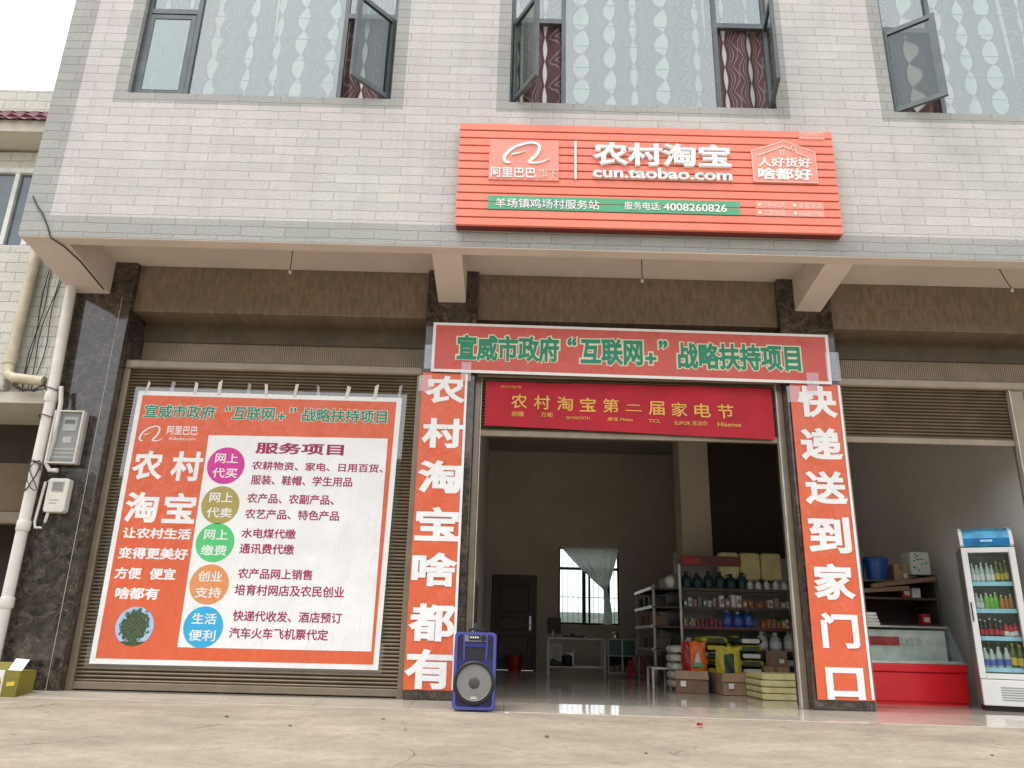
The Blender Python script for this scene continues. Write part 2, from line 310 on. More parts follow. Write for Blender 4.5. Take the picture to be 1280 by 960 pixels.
T['bottle_amber'] = mat('amber_drink', (0.45, 0.18, 0.03), 0.2)
T['bottle_beer'] = mat('olive_beer_bottle', (0.11, 0.12, 0.012), 0.12)
T['bottle_cola'] = mat('dark_cola', (0.03, 0.008, 0.006), 0.15)
T['label_red'] = mat('red_label', (0.5, 0.02, 0.03), 0.4); T['label_white'] = mat('white_label', (0.72, 0.70, 0.66), 0.45)
T['label_blue'] = mat('blue_label', (0.10, 0.13, 0.45), 0.4); T['label_gold'] = mat('gold_label', (0.6, 0.42, 0.06), 0.4)
T['bucket_blue'] = mat('blue_bucket', (0.01, 0.065, 0.28), 0.35); T['wood'] = mat('dark_wood', (0.075, 0.045, 0.028), 0.5, var=.15)
T['rack_grey'] = mat('dark_grey_board', (0.05, 0.048, 0.042), 0.5)
T['lace'] = mat('pale_curtain', (0.50, 0.54, 0.51), 0.85, var=.15, vscale=14)
_nt = T['lace'].node_tree; _tr = _nt.nodes.new('ShaderNodeBsdfTranslucent'); _tr.inputs[0].default_value = (.55, .60, .56, 1); _ms = _nt.nodes.new('ShaderNodeMixShader'); _ms.inputs[0].default_value = .45
_nt.links.new(_nt.nodes['Principled BSDF'].outputs[0], _ms.inputs[1]); _nt.links.new(_tr.outputs[0], _ms.inputs[2]); _nt.links.new(_ms.outputs[0], _nt.nodes['Material Output'].inputs[0])
T['board_brown'] = mat('brown_notice', (0.20, 0.13, 0.09), 0.6, var=.3, vscale=16)
T['stone'] = mat('pebble_grey', (0.16, 0.13, 0.10), 0.85); T['stone_pale'] = mat('pebble_pale', (0.55, 0.50, 0.43), 0.85)
T['hill'] = mat('hill_green', (0.075, 0.095, 0.065), 0.95, var=.25, vscale=.12)
T['paper'] = mat('printed_paper', (0.60, 0.60, 0.52), 0.6, var=.05)
T['beer_yellow'] = mat('yellow_carton', (0.72, 0.52, 0.05), 0.5, var=.08); T['beer_olive'] = mat('olive_carton', (0.20, 0.17, 0.02), 0.5)

# ------------------------------------------------------------------ mesh helpers
ORG = {}
class MB:
    def __init__(s): s.v = []; s.f = []; s.m = []; s.uv = {}
    def add(s, vs, fs, mi=0):
        o = len(s.v); s.v += [Vector(p) for p in vs]; s.f += [[i+o for i in q] for q in fs]; s.m += [mi]*len(fs); return s
    def box(s, x0, x1, y0, y1, z0, z1, mi=0):
        vs = [(x, y, z) for z in (z0, z1) for y in (y0, y1) for x in (x0, x1)]
        return s.add(vs, [(0, 2, 3, 1), (4, 5, 7, 6), (0, 1, 5, 4), (2, 6, 7, 3), (0, 4, 6, 2), (1, 3, 7, 5)], mi)
    def prism(s, out, y0, y1, mi=0):
        n = len(out); vs = [(x, y0, z) for x, z in out]+[(x, y1, z) for x, z in out]
        return s.add(vs, [list(range(n)), list(range(2*n-1, n-1, -1))]+[(i, i+n, (i+1) % n+n, (i+1) % n) for i in range(n)], mi)
    def xprism(s, out, x0, x1, mi=0):            # outline in (y,z), extruded along x
        n = len(out); vs = [(x0, y, z) for y, z in out]+[(x1, y, z) for y, z in out]
        return s.add(vs, [list(range(n)), list(range(2*n-1, n-1, -1))]+[(i, i+n, (i+1) % n+n, (i+1) % n) for i in range(n)], mi)
    def tube(s, pts, r, seg=8, mi=0):
        pts = [Vector(p) for p in pts]; rings = []
        for i, p in enumerate(pts):
            d = (pts[min(i+1, len(pts)-1)]-pts[max(i-1, 0)]).normalized()
            a = d.cross(Vector((0, 0, 1)) if abs(d.z) < .9 else Vector((1, 0, 0))).normalized(); b = d.cross(a)
            rings.append([p+r*(math.cos(2*math.pi*k/seg)*a+math.sin(2*math.pi*k/seg)*b) for k in range(seg)])
        vs = [q for ring in rings for q in ring]; fs = []
        for i in range(len(pts)-1):
            for k in range(seg): fs.append((i*seg+k, i*seg+(k+1) % seg, (i+1)*seg+(k+1) % seg, (i+1)*seg+k))
        fs += [list(range(seg))[::-1], [len(vs)-seg+k for k in range(seg)]]
        return s.add(vs, fs, mi)
    def lathe(s, prof, c, axis='z', seg=16, mi=0, mis=None):
        c = Vector(c); vs = []; fs = []; ms = []
        for r, h in prof:
            for k in range(seg):
                a = 2*math.pi*k/seg; p = (r*math.cos(a), r*math.sin(a), h) if axis == 'z' else (r*math.cos(a), h, r*math.sin(a))
                vs.append(c+Vector(p))
        for i in range(len(prof)-1):
            for k in range(seg):
                fs.append((i*seg+k, i*seg+(k+1) % seg, (i+1)*seg+(k+1) % seg, (i+1)*seg+k)); ms.append(mis[i] if mis else mi)
        fs += [list(range(seg))[::-1], [len(vs)-seg+k for k in range(seg)]]; ms += [ms[0], ms[-1]]
        o = len(s.v); s.v += vs; s.f += [[i+o for i in q] for q in fs]; s.m += ms; return s
    def grid(s, nu, nv, fn, mi=0, thick=None):
        o = [[Vector(fn(i/nu, j/nv)) for i in range(nu+1)] for j in range(nv+1)]
        vs = [p for row in o for p in row]; fs = [(j*(nu+1)+i, j*(nu+1)+i+1, (j+1)*(nu+1)+i+1, (j+1)*(nu+1)+i) for j in range(nv) for i in range(nu)]
        if thick:
            n = len(vs); vs = vs+[p+Vector(thick) for p in vs]; fs = fs+[tuple(k+n for k in reversed(f)) for f in fs]
            bd = [j for j in range(nu+1)]+[(j+1)*(nu+1)-1 for j in range(1, nv+1)]+[nv*(nu+1)+i for i in range(nu-1, -1, -1)]+[j*(nu+1) for j in range(nv-1, 0, -1)]
            for a, b in zip(bd, bd[1:]+bd[:1]): fs.append((a, a+n, b+n, b))
        return s.add(vs, fs, mi)
    def build(s, name, mats, parent=None, bevel=0, smooth=0, bseg=2):
        if not isinstance(mats, (list, tuple)): mats = [mats]
        org = ORG.get(parent, Vector((0, 0, 0))) if parent else Vector((0, 0, 0))
        me = bpy.data.meshes.new(name); me.from_pydata([p-org for p in s.v], [], s.f)
        for m in mats: me.materials.append(T[m] if isinstance(m, str) else m)
        me.polygons.foreach_set('material_index', s.m); me.validate(); me.update()
        bm = bmesh.new(); bm.from_mesh(me); bmesh.ops.recalc_face_normals(bm, faces=bm.faces)
        if bevel:
            ed = [e for e in bm.edges if len(e.link_faces) == 2 and e.calc_face_angle(0) > 0.5]
            bmesh.ops.bevel(bm, geom=ed, offset=bevel, segments=bseg, affect='EDGES', profile=.5)
        bm.to_mesh(me); bm.free()
        if smooth:
            me.polygons.foreach_set('use_smooth', [True]*len(me.polygons)); me.set_sharp_from_angle(angle=math.radians(smooth))
        o = bpy.data.objects.new(name, me); C.objects.link(o)
        if parent: o.parent = parent; ORG[o] = org
        return o
def tag(o, label, cat, group=None, kind=None):
    o['label'] = label; o['category'] = cat
    if group: o['group'] = group
    if kind: o['kind'] = kind
    return o
def thing(name, label, cat, loc=(0, 0, 0), group=None):
    o = bpy.data.objects.new(name, None); C.objects.link(o); o.location = loc; o.empty_display_size = .1; ORG[o] = Vector(loc)
    return tag(o, label, cat, group)
def dup(o, loc, label=None, rotz=None, parent=None):
    c = o.copy(); C.objects.link(c)
    if parent is None:
        c.location = loc
        if rotz is not None: c.rotation_euler = (0, 0, rotz)
        if label: c['label'] = label
    else: c.parent = parent
    for ch in list(o.children): dup(ch, None, parent=c)
    return c
def rrect(x0, x1, z0, z1, r, n=5):
    out = []
    for cx, cz, a0 in ((x1-r, z1-r, 0), (x0+r, z1-r, 90), (x0+r, z0+r, 180), (x1-r, z0+r, 270)):
        for k in range(n+1):
            a = math.radians(a0+90*k/n); out.append((cx+r*math.cos(a), cz+r*math.sin(a)))
    return out
BOLD = 1.0
def glyphs(body, x0, x1, z0, z1, Y, bold=0.0, depth=0.002, warp=None, fit=True):
    """letters as thin solid shapes standing on the plane y = Y, facing -Y"""
    cu = bpy.data.curves.new('t', 'FONT'); cu.body = body; cu.size = 1; cu.extrude = 0.02; cu.resolution_u = 3
    cu.bevel_depth = bold*BOLD; cu.bevel_resolution = 0
    ob = bpy.data.objects.new('t', cu); C.objects.link(ob); bpy.context.view_layer.update()
    me = bpy.data.meshes.new_from_object(ob.evaluated_get(bpy.context.evaluated_depsgraph_get()))
    xs = [v.co.x for v in me.vertices]; ys = [v.co.y for v in me.vertices]; zm = max(v.co.z for v in me.vertices)
    ax, bx, ay, by = min(xs), max(xs), min(ys), max(ys); sx = (x1-x0)/(bx-ax); sz = (z1-z0)/(by-ay); vs = []
    for v in me.vertices:
        x = x0+(v.co.x-ax)*sx; z = z0+(v.co.y-ay)*sz; k = v.co.z
        y = Y-depth if k > zm-1e-5 else (Y-depth*.82 if k > 0 else Y)
        if warp: y += warp(x, z)
        vs.append((x, y, z))
    fs = [tuple(p.vertices) for p in me.polygons]
    bpy.data.objects.remove(ob); bpy.data.curves.remove(cu); bpy.data.meshes.remove(me)
    return vs, fs
def text(name, body, x0, x1, z0, z1, Y, mt, parent, bold=0.015, depth=0.002, warp=None):
    vs, fs = glyphs(body, x0, x1, z0, z1, Y, bold, depth, warp); b = MB(); b.add(vs, fs); return b.build(name, mt, parent)
def stroke(b, pts, ws, Y, d, mi=0):
    P = [Vector((x, z)) for x, z in pts]; L = []; R_ = []
    for i, p in enumerate(P):
        t = (P[min(i+1, len(P)-1)]-P[max(i-1, 0)]).normalized(); n = Vector((-t.y, t.x)); L.append(p+n*ws[i]/2); R_.append(p-n*ws[i]/2)
    for i in range(len(P)-1):
        b.prism([tuple(L[i]), tuple(L[i+1]), tuple(R_[i+1]), tuple(R_[i])], Y-d, Y, mi)
def smooth_pts(pts, ws, n=5):
    out, ow = [], []
    for i in range(len(pts)-1):
        p0, p1, p2, p3 = (Vector(pts[max(i-1, 0)]), Vector(pts[i]), Vector(pts[i+1]), Vector(pts[min(i+2, len(pts)-1)]))
        for k in range(n):
            t = k/n; q = 0.5*((2*p1)+(p2-p0)*t+(2*p0-5*p1+4*p2-p3)*t*t+(3*p1-p0-3*p2+p3)*t**3)
            out.append(tuple(q)); ow.append(ws[i]*(1-t)+ws[i+1]*t)
    out.append(pts[-1]); ow.append(ws[-1]); return out, ow
def swoosh(name, x0, x1, z0, z1, Y, mt, parent, d=0.006):
    a = [(245, 352), (208, 348), (190, 322), (215, 275), (270, 232), (340, 206), (400, 194), (450, 203), (466, 235), (445, 285), (405, 325), (385, 346), (425, 352), (490, 342), (548, 318)]
    wa = [8, 24, 27, 26, 22, 18, 18, 20, 26, 26, 26, 20, 14, 12, 3]; b_ = [(250, 288), (300, 278), (352, 262)]; wb = [16, 10, 2]
    sx = (x1-x0)/375; sz = (z1-z0)/175; b = MB()
    for p, w_ in ((a, wa), (b_, wb)):
        p, w_ = smooth_pts(p, w_); p = [(x0+(x-175)*sx, z1-(y-188)*sz) for x, y in p]; stroke(b, p, [q*sx for q in w_], Y, d)
    return b.build(name, mt, parent)

# ------------------------------------------------------------------ setting: ground, floor, hills
def gz(y): return -0.034 if y > -0.95 else (-0.034-(-0.95-y)*0.075 if y > -12 else -0.034-11.05*0.075)
b = MB(); ys = [300, 40, 9, -0.95]+[-0.95-0.5*k for k in range(1, 23)]+[-30, -300]; xs = [-300, -40, -12]+[-10+1.0*k for k in range(21)]+[12, 40, 300]
vs = [(x, y, gz(y)+(0.006*math.sin(x*1.7+y*2.3)+0.004*math.sin(x*4.1-y*3.1) if -11 < y < -1.2 else 0)) for y in ys for x in xs]; nx = len(xs)
b.add(vs, [(j*nx+i, j*nx+i+1, (j+1)*nx+i+1, (j+1)*nx+i) for j in range(len(ys)-1) for i in range(nx-1)])
g = b.build('ground', 'concrete', smooth=60); tag(g, 'worn beige concrete apron sloping down in front of the shop', 'ground', kind='structure')
def porch_y(x): return -.345-.0633*(x+4.2)
b = MB(); fx = [-4.75+13.75*k/12 for k in range(13)]                # flat indoors, falling gently outwards over the porch
rows = [[(x, 8.0, 0) for x in fx], [(x, -.04, 0) for x in fx], [(x, porch_y(x), -.029) for x in fx], [(x, porch_y(x)-.006, -.08) for x in fx]]
b.add([p for q in rows for p in q], [(j*13+i, j*13+i+1, (j+1)*13+i+1, (j+1)*13+i) for j in range(3) for i in range(12)])
fl = b.build('floor', 'floor'); tag(fl, 'polished cream tile floor running from the shop out to the concrete apron', 'floor', kind='structure')
def ridge(b, y, zb, h, seed, x0=-400, x1=400, n=90, depth=60):
    rnd = random.Random(seed); ph = [rnd.uniform(0, 6) for _ in range(5)]; prof = []
    for i in range(n+1):
        x = x0+(x1-x0)*i/n; prof.append((x, h*(0.75+0.17*math.sin(x*.013+ph[0])+0.1*math.sin(x*.041+ph[1])+0.05*math.sin(x*.11+ph[2])+.02*math.sin(x*.37+ph[3]))))
    vs = [(x, y-depth, zb) for x, z in prof]+[(x, y-depth*.45, zb+z*.62) for x, z in prof]+[(x, y, zb+z) for x, z in prof]+[(x, y+depth, zb) for x, z in prof]; m = n+1
    b.add(vs, [(k*m+i, k*m+i+1, (k+1)*m+i+1, (k+1)*m+i) for k in range(3) for i in range(n)])
b = MB(); ridge(b, 290, -1, 15, 3); ridge(b, -160, -1.2, 42, 9)  # the ridge behind the camera is unseen, added for the marble to reflect
hl = b.build('hills', 'hill', smooth=80); tag(hl, 'low green hills beyond the village, and an added unseen ridge behind the camera', 'hills', kind='structure')

# ------------------------------------------------------------------ the shop building
SB = thing('shop_building', 'two storey shop house with cream split tile upper floor over dark marble columns', 'building', (-0.65, 0, 0))
YF = -1.0; XL, XR = -4.68, 9.0; ZB, ZT = 4.04, 8.6
wins = [(-3.94, -1.29), (-0.10, 2.59), (3.77, 6.45)]; WZ0, WZ1 = 5.67, 7.55
xb = sorted({XL, XL+.26, XR}|{a for w_ in wins for a in (w_[0]-.13, w_[0], w_[1], w_[1]+.13)}); zb_ = [ZB, ZB+.22, WZ0-.12, WZ0, WZ1, WZ1+.12, ZT]
b = MB()
for i in range(len(xb)-1):
    for j in range(len(zb_)-1):
        x0, x1, z0, z1 = xb[i], xb[i+1], zb_[j], zb_[j+1]; cx, cz = (x0+x1)/2, (z0+z1)/2
        if any(a < cx < c for a, c in wins) and WZ0 < cz < WZ1: continue
        grey = cx < XL+.26 or cz < ZB+.22 or any(a-.13 < cx < c+.13 and WZ0-.12 < cz < WZ1+.12 for a, c in wins)
        b.add([(x0, YF, z0), (x1, YF, z0), (x1, YF, z1), (x0, YF, z1)], [(0, 1, 2, 3)], 1 if grey else 0)
for a, c in wins:                                       # reveals
    for q in ([(a, WZ0), (a, WZ1)], [(c, WZ0), (c, WZ1)], [(a, WZ0), (c, WZ0)], [(a, WZ1), (c, WZ1)]):
        (p, r), (s_, t_) = q
        b.add([(p, YF, r), (s_, YF, t_), (s_, YF+.16, t_), (p, YF+.16, r)], [(0, 1, 2, 3)], 1)
b.add([(XL, YF, ZB), (XL, 8.2, ZB), (XL, 8.2, ZT), (XL, YF, ZT)], [(0, 1, 2, 3)], 1)
b.add([(XL, YF, ZT), (XR, YF, ZT), (XR, 8.2, ZT), (XL, 8.2, ZT)], [(0, 1, 2, 3)], 1)
b.add([(XL, 8.2, ZB), (XR, 8.2, ZB), (XR, 8.2, ZT), (XL, 8.2, ZT)], [(0, 1, 2, 3)], 0)
b.build('upper_wall', ['tile', 'tile_grey'], SB)
b = MB(); b.box(-4.4, 8.9, -.82, -.80, WZ0-.35, WZ1+.5); b.box(-4.4, 8.9, -.2, -.18, ZB+.3, ZT-.2); b.build('room_wall', 'white_wall', SB)
ZS = 4.28
b = MB(); b.box(XL+.005, XR, -.85, 8.2, ZS, ZS+.12); b.build('soffit', 'plaster', SB)
b = MB(); b.box(XL+.006, XR, YF+.004, -.85, ZB-.012, ZS+.1); b.build('edge_beam', 'plaster', SB, bevel=.006)
ZBM = 3.99-.02
for x0, x1 in ((-4.674, -4.27), (-.80, -.51), (2.97, 3.24), (6.7, 6.98)):
    b = MB(); b.xprism([(-.849, ZB-.012), (-.849, ZS+.05), (.05, ZS+.05), (.05, 3.86)], x0, x1) if False else b.xprism([(-.849, 4.026), (-.849, ZS+.05), (.05, ZS+.05), (.05, 3.90)], x0, x1)
    b.build('bracket_beam', 'plaster', SB, bevel=.006)
# columns
cols = []
for x0, x1, lipL in ((-4.68, -4.03, 0), (-.92, -.38, 1), (2.80, 3.36, 1), (6.5, 7.06, 1)):
    b = MB(); b.box(x0, x1, 0.0, .45, 0, ZS-.003); cols.append(b.build('column', 'marble', SB, bevel=.012))
b = MB(); b.box(-4.132, -4.128, -.003, -.0005, .002, 3.88); b.build('joint_strip', 'lip', SB)
bays = [(-4.03, -.92), (-.38, 2.80), (3.36, 6.5)]
for x0, x1 in bays:
    b = MB(); b.box(x0, x1, .08, .445, 3.75, ZS-.004); b.build('lintel_panel', 'panel', SB)
    n = int((x1-x0)/.0215); b = MB(); pts = []
    for k in range(n):
        t0 = x0+(x1-x0)*k/n; dx = (x1-x0)/n; pts += [(t0, .43), (t0+.25*dx, .418), (t0+.6*dx, .418), (t0+.85*dx, .43)]
    pts.append((x1, .43)); m = len(pts); b.add([(x, y, 3.22) for x, y in pts]+[(x, y, 3.75) for x, y in pts], [(i, i+1, m+i+1, m+i) for i in range(m-1)])
    b.build('shutter_box', 'rib', SB)
    b = MB(); b.box(x0, x1, .395, .415, 3.53, 3.749); b.build('shade_plate', 'shade_band', SB)  # dark plate added as the shade over the upper ribs under the lintel
    b = MB(); b.box(x0, x1, .10, .44, 3.12, 3.22); b.build('shutter_rail', 'rail', SB, bevel=.02, bseg=3)
def shutter(x0, x1, zb):
    b = MB(); n = int((3.125-zb-.06)/.034); pts = []
    for k in range(n):
        z = zb+.06+k*(3.125-zb-.06)/n; h = (3.125-zb-.06)/n; pts += [(.170, z), (.152, z+.3*h), (.150, z+.55*h), (.155, z+.8*h), (.172, z+.93*h)]
    pts.append((.17, 3.125)); m = len(pts); b.add([(x0, y, z) for y, z in pts]+[(x1, y, z) for y, z in pts], [(i, i+1, m+i+1, m+i) for i in range(m-1)])
    s = b.build('roller_shutter', 'shutter', SB)
    b = MB(); b.box(x0, x1, .135, .185, zb, zb+.065); b.build('bottom_bar', 'rail', s, bevel=.006); return s
shutter(-3.98, -.97, .012); shutter(-.33, 2.75, 2.50); shutter(3.41, 5.18, 2.53)
for x0, x1 in ((-4.03, -3.965), (-.985, -.92), (-.38, -.315), (2.735, 2.80), (3.36, 3.42), (5.16, 5.30)):
    b = MB(); b.box(x0, x1, .115, .21, 0.001, 3.12); b.build('guide_rail', 'rail', SB, bevel=.006)
for x0, x1 in ((2.722, 2.735), (-.315, -.307), (5.15, 5.16)):
    b = MB(); b.box(x0, x1, .10, .16, 0.001, 3.12 if x0 < 5 else 3.12); b.build('guide_lip', 'lip', SB)
# interior shell
def wall(name, mt, boxes):
    b = MB()
    for q in boxes: b.box(*q)
    return b.build(name, mt, SB)
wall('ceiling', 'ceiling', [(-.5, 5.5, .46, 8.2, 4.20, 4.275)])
wall('partition_wall', 'wall_side', [(-.62, -.42, .46, 8.0, 0, 4.195)])
wall('side_wall', 'wall_side', [(5.36, 5.55, .46, 8.0, 0, 4.195)])
BW = (1.0, 2.18, .85, 2.30); BD = (-.24, .53, 0, 1.69)
wall('back_wall', 'white_wall', [(-4.5, -.621, 8.0, 8.2, 0, 4.27), (-.62, BD[0], 8.0, 8.2, 0, 4.195), (BD[0], BD[1], 8.0, 8.2, BD[3], 4.195), (BD[1], BW[0], 8.0, 8.2, 0, 4.195), (BW[0], BW[1], 8.0, 8.2, 0, BW[2]), (BW[0], BW[1], 8.0, 8.2, BW[3], 4.195), (BW[1], 5.55, 8.0, 8.2, 0, 4.195)])
wall('inner_column', 'white_wall', [(2.82, 3.30, 5.2, 5.66, 0, 4.195)])
wall('inner_partition', 'dark_wall', [(3.30, 5.36, 5.34, 5.46, 0, 4.195)])
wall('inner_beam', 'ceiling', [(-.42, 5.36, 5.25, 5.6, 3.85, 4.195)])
wall('outer_side_wall', 'nb_plaster', [(-4.68, -4.5, .45, 8.2, 0, 4.27)])
# back door
b = MB(); b.box(BD[0], BD[1], 8.04, 8.1, 0.005, BD[3]); dr = b.build('back_door', 'wood_door', SB)
b = MB()
for z0, z1 in ((.15, .62), (.72, .95), (1.05, 1.55)): b.box(BD[0]+.1, BD[1]-.1, 8.02, 8.045, z0, z1)
b.build('door_panel', 'wood_door', dr, bevel=.012)
b = MB(); b.box(BD[1]-.09, BD[1]-.05, 8.01, 8.04, .72, .98); b.tube([(BD[1]-.07, 8.0, .82), (BD[1]-.17, 7.98, .82)], .012); b.build('handle', 'steel', dr)
b = MB(); b.box(BD[0]-.05, BD[0]-.003, 7.98, 8.12, 0, BD[3]+.05); b.box(BD[1]+.003, BD[1]+.05, 7.98, 8.12, 0, BD[3]+.05); b.box(BD[0]-.003, BD[1]+.003, 7.98, 8.12, BD[3]+.003, BD[3]+.05); b.build('door_frame', 'wood_door', dr)
# back window
b = MB(); x0, x1, z0, z1 = BW; t = .035
for q in ((x0, x0+t, z0, z1), (x1-t, x1, z0, z1), (x0+t, x1-t, z0, z0+t), (x0+t, x1-t, z1-t, z1), (x0+t, x1-t, 1.87, 1.92), (x0+.46, x0+.53, z0+t, 1.87), (x0+.58, x0+.62, z0+t, 1.87), (x1-.24, x1-.18, z0+t, 1.87)): b.box(q[0], q[1], 8.05, 8.1, q[2], q[3])
bw = b.build('back_window', 'frame_dark', SB)
b = MB(); b.box(x0+t, x1-t, 8.072, 8.078, z0+t, z1-t); b.build('pane', 'glass_clear', bw)
b = MB()
for k in range(11): b.tube([(x0+.09+k*.1, 8.15, z0), (x0+.09+k*.1, 8.15, z1)], .006, 6)
b.tube([(x0, 8.15, 1.36), (x1, 8.15, 1.36)], .007, 6); b.build('guard_bars', 'frame_dark', bw)
# front windows: frame, panes, opened casements
def sash(wn, hx, sgn, wd, ang, z0=5.70, z1=6.70):
    """casement hinged at x = hx; sgn +1 when its closed leaf extends to +x; opened outwards by ang degrees"""
    a = math.radians(ang); dx, dy = sgn*math.cos(a), -math.sin(a); nx_, ny_ = dy, -dx
    Y0 = YF+.075
    def q(u, v, z): return (hx+dx*u+nx_*v, Y0+dy*u+ny_*v, z)
    b = MB(); t, d = .05, .018
    for (u0, u1, za, zc) in ((0, t, z0, z1), (wd-t, wd, z0, z1), (t, wd-t, z0, z0+t), (t, wd-t, z1-t, z1)):
        vs = [q(u, v, z) for z in (za, zc) for v in (-d, d) for u in (u0, u1)]
        b.add(vs, [(0, 2, 3, 1), (4, 5, 7, 6), (0, 1, 5, 4), (2, 6, 7, 3), (0, 4, 6, 2), (1, 3, 7, 5)], 0)
    vs = [q(u, v, z) for z in (z0+t, z1-t) for v in (-.002, .002) for u in (t, wd-t)]
    b.add(vs, [(0, 2, 3, 1), (4, 5, 7, 6), (0, 1, 5, 4), (2, 6, 7, 3), (0, 4, 6, 2), (1, 3, 7, 5)], 1)
    s = b.build('sash', ['frame', 'glass_sash'], wn); return s
for wi, (a, c) in enumerate(wins):
    b = MB(); t = .045; m1, m2 = a+.55, c-.55; yy = (YF+.06, YF+.11)
    for q in ((a, a+t, WZ0, WZ1), (c-t, c, WZ0, WZ1), (a+t, c-t, WZ0, WZ0+t*.5), (a+t, c-t, WZ1-t, WZ1), (m1-t/2, m1+t/2, WZ0+t*.5, WZ1-t), (m2-t/2, m2+t/2, WZ0+t*.5, WZ1-t), (a+t, m1-t/2, 6.72, 6.78), (m2+t/2, c-t, 6.72, 6.78)): b.box(q[0], q[1], yy[0], yy[1], q[2], q[3])
    wn = b.build('window', 'frame', SB)
    openL, openR = ((0, 50), (62, 80), (38, 0))[wi]
    panes = [(m1+t/2, m2-t/2, WZ0+t*.5, WZ1-t), (a+t, m1-t/2, 6.78, WZ1-t), (m2+t/2, c-t, 6.78, WZ1-t)]
    if not openL: sash(wn, a+t, 1, m1-t/2-a-t, 0)
    else: sash(wn, a+.03, 1, .5, openL)
    if not openR: sash(wn, c-t, -1, c-t-m2-t/2, 0)
    else: sash(wn, c-.03, -1, .5, openR)
    for q in panes:
        b = MB(); b.box(q[0], q[1], YF+.083, YF+.087, q[2], q[3]); b.build('pane', 'glass', wn)
    for k in range(5):
        z = 5.93+k*.27; b = MB(); b.tube([(m1+t/2, YF+.1, z), (m2-t/2, YF+.1, z-.004)], .005, 5); b.build('guard_bar', 'frame_dark', wn)  # thin rods imitate the reflection of overhead cables in the glass
    # closed left casement of the first window carries coated glass
    if not openL:
        b = MB(); b.box(a+.1, m1-.08, YF+.06, YF+.064, 5.76, 6.64); b.build('pane', 'glass', wn)
    # curtain, hung inside (a thing of its own)
    x0, x1 = a-.05, c+.05
    def cf(u, v, x0=x0, x1=x1, wi=wi):
        x = x0+(x1-x0)*u; return (x, -.853+.02*math.sin(x*23+wi+.8*math.sin(x*3.1))+.012*math.sin(x*9.3+2*wi)+.007*math.sin(x*41+v*3), 5.55+2.05*v)
    b = MB(); b.grid(190, 10, cf)
    cu = b.build('curtain', 'curtain', smooth=60)
    uv = cu.data.uv_layers.new(name='UVMap'); me = cu.data
    for lp in me.loops:
        p = me.vertices[lp.vertex_index].co; uv.data[lp.index].uv = (p.x*1.12+.045*math.sin(p.x*5+wi)+.028*math.sin(p.x*23+wi)+wi*.17, p.z)
    tag(cu, ['maroon wavy print curtain behind the left upstairs window', 'maroon wavy print curtain behind the middle upstairs window above the shop sign', 'maroon wavy print curtain behind the right upstairs window'][wi], 'curtain', 'curtains behind the upstairs windows')

# ------------------------------------------------------------------ neighbouring building
NB = thing('neighbouring_building', 'pale tiled neighbouring house with maroon tile eave left of the shop', 'building', (-7, .5, 0))
b = MB(); b.box(-14, -5.16, 0, 8, 2.82, 4.46); b.build('lower_bay_wall', 'tile_nb', NB, bevel=.03)
b = MB(); b.box(-14, -4.7, .10, 8, 2.80, 6.0); b.build('wall', 'tile_nb', NB)
b = MB(); b.box(-14, -5.2, .02, 1, 5.42, 5.62); b.box(-14, -4.9, .02, 8, 6.0, 6.46); b.build('parapet', 'tile_nb', NB)
b = MB(); b.box(-14, -4.95, -.32, .39, 5.66, 5.80); b.build('eave_soffit', 'nb_plaster', NB)
b = MB()
for j, (yz, zz) in enumerate(((-.36, 5.80), (-.14, 5.99))):
    for k in range(58):
        x = -13.8+k*.155
        if x > -4.98: break
        b.add([(x, yz, zz), (x+.075, yz-.03, zz-.035), (x+.15, yz, zz), (x+.15, yz+.26, zz+.2), (x+.075, yz+.23, zz+.24), (x, yz+.26, zz+.2), (x, yz, zz+.02), (x+.15, yz, zz+.02), (x+.075, yz-.03, zz+.04)], [(0, 1, 2, 7, 8, 6), (6, 8, 4, 5), (8, 7, 3, 4), (0, 6, 5), (2, 3, 7)])
b.build('eave_roof', 'red_tile', NB)
b = MB(); b.box(-14, -5.56, .06, .10, 4.48, 5.40); nw = b.build('window', 'nb_glass', NB)
b = MB(); b.box(-5.60, -5.55, .03, .12, 4.47, 5.42); b.box(-5.36, -5.30, .03, .12, 4.47, 5.42); b.box(-6.4, -6.35, .03, .12, 4.47, 5.42); b.box(-14, -5.2, .02, .13, 5.36, 5.42); b.build('frame', 'white_frame', nw)
b = MB(); b.box(-5.55, -5.36, .07, .09, 4.48, 5.36); b.build('side_pane', 'nb_glass', nw)
b = MB(); b.box(-14, -4.7, .05, 1.2, 2.70, 2.815); b.build('soffit', 'nb_plaster', NB)
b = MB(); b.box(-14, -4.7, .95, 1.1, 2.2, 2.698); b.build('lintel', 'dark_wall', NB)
n = 420; b = MB(); pts = []
for k in range(n):
    t0 = -13+8.3*k/n; pts += [(t0, 1.0), (t0+.01, .985)]
m = len(pts); b.add([(x, y-.1, 1.72) for x, y in pts]+[(x, y-.1, 2.25) for x, y in pts], [(i, i+1, m+i+1, m+i) for i in range(m-1)]); b.build('shutter_box', 'rib', NB)
b = MB(); b.box(-14, -4.7, .85, 1.0, 1.58, 1.715); b.build('shutter_rail', 'rail', NB, bevel=.02)
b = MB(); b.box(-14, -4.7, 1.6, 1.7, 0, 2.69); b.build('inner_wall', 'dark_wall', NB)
b = MB(); b.box(-5.0, -4.72, .5, 1.55, 0, 2.695); b.build('pier', 'dark_wall', NB)

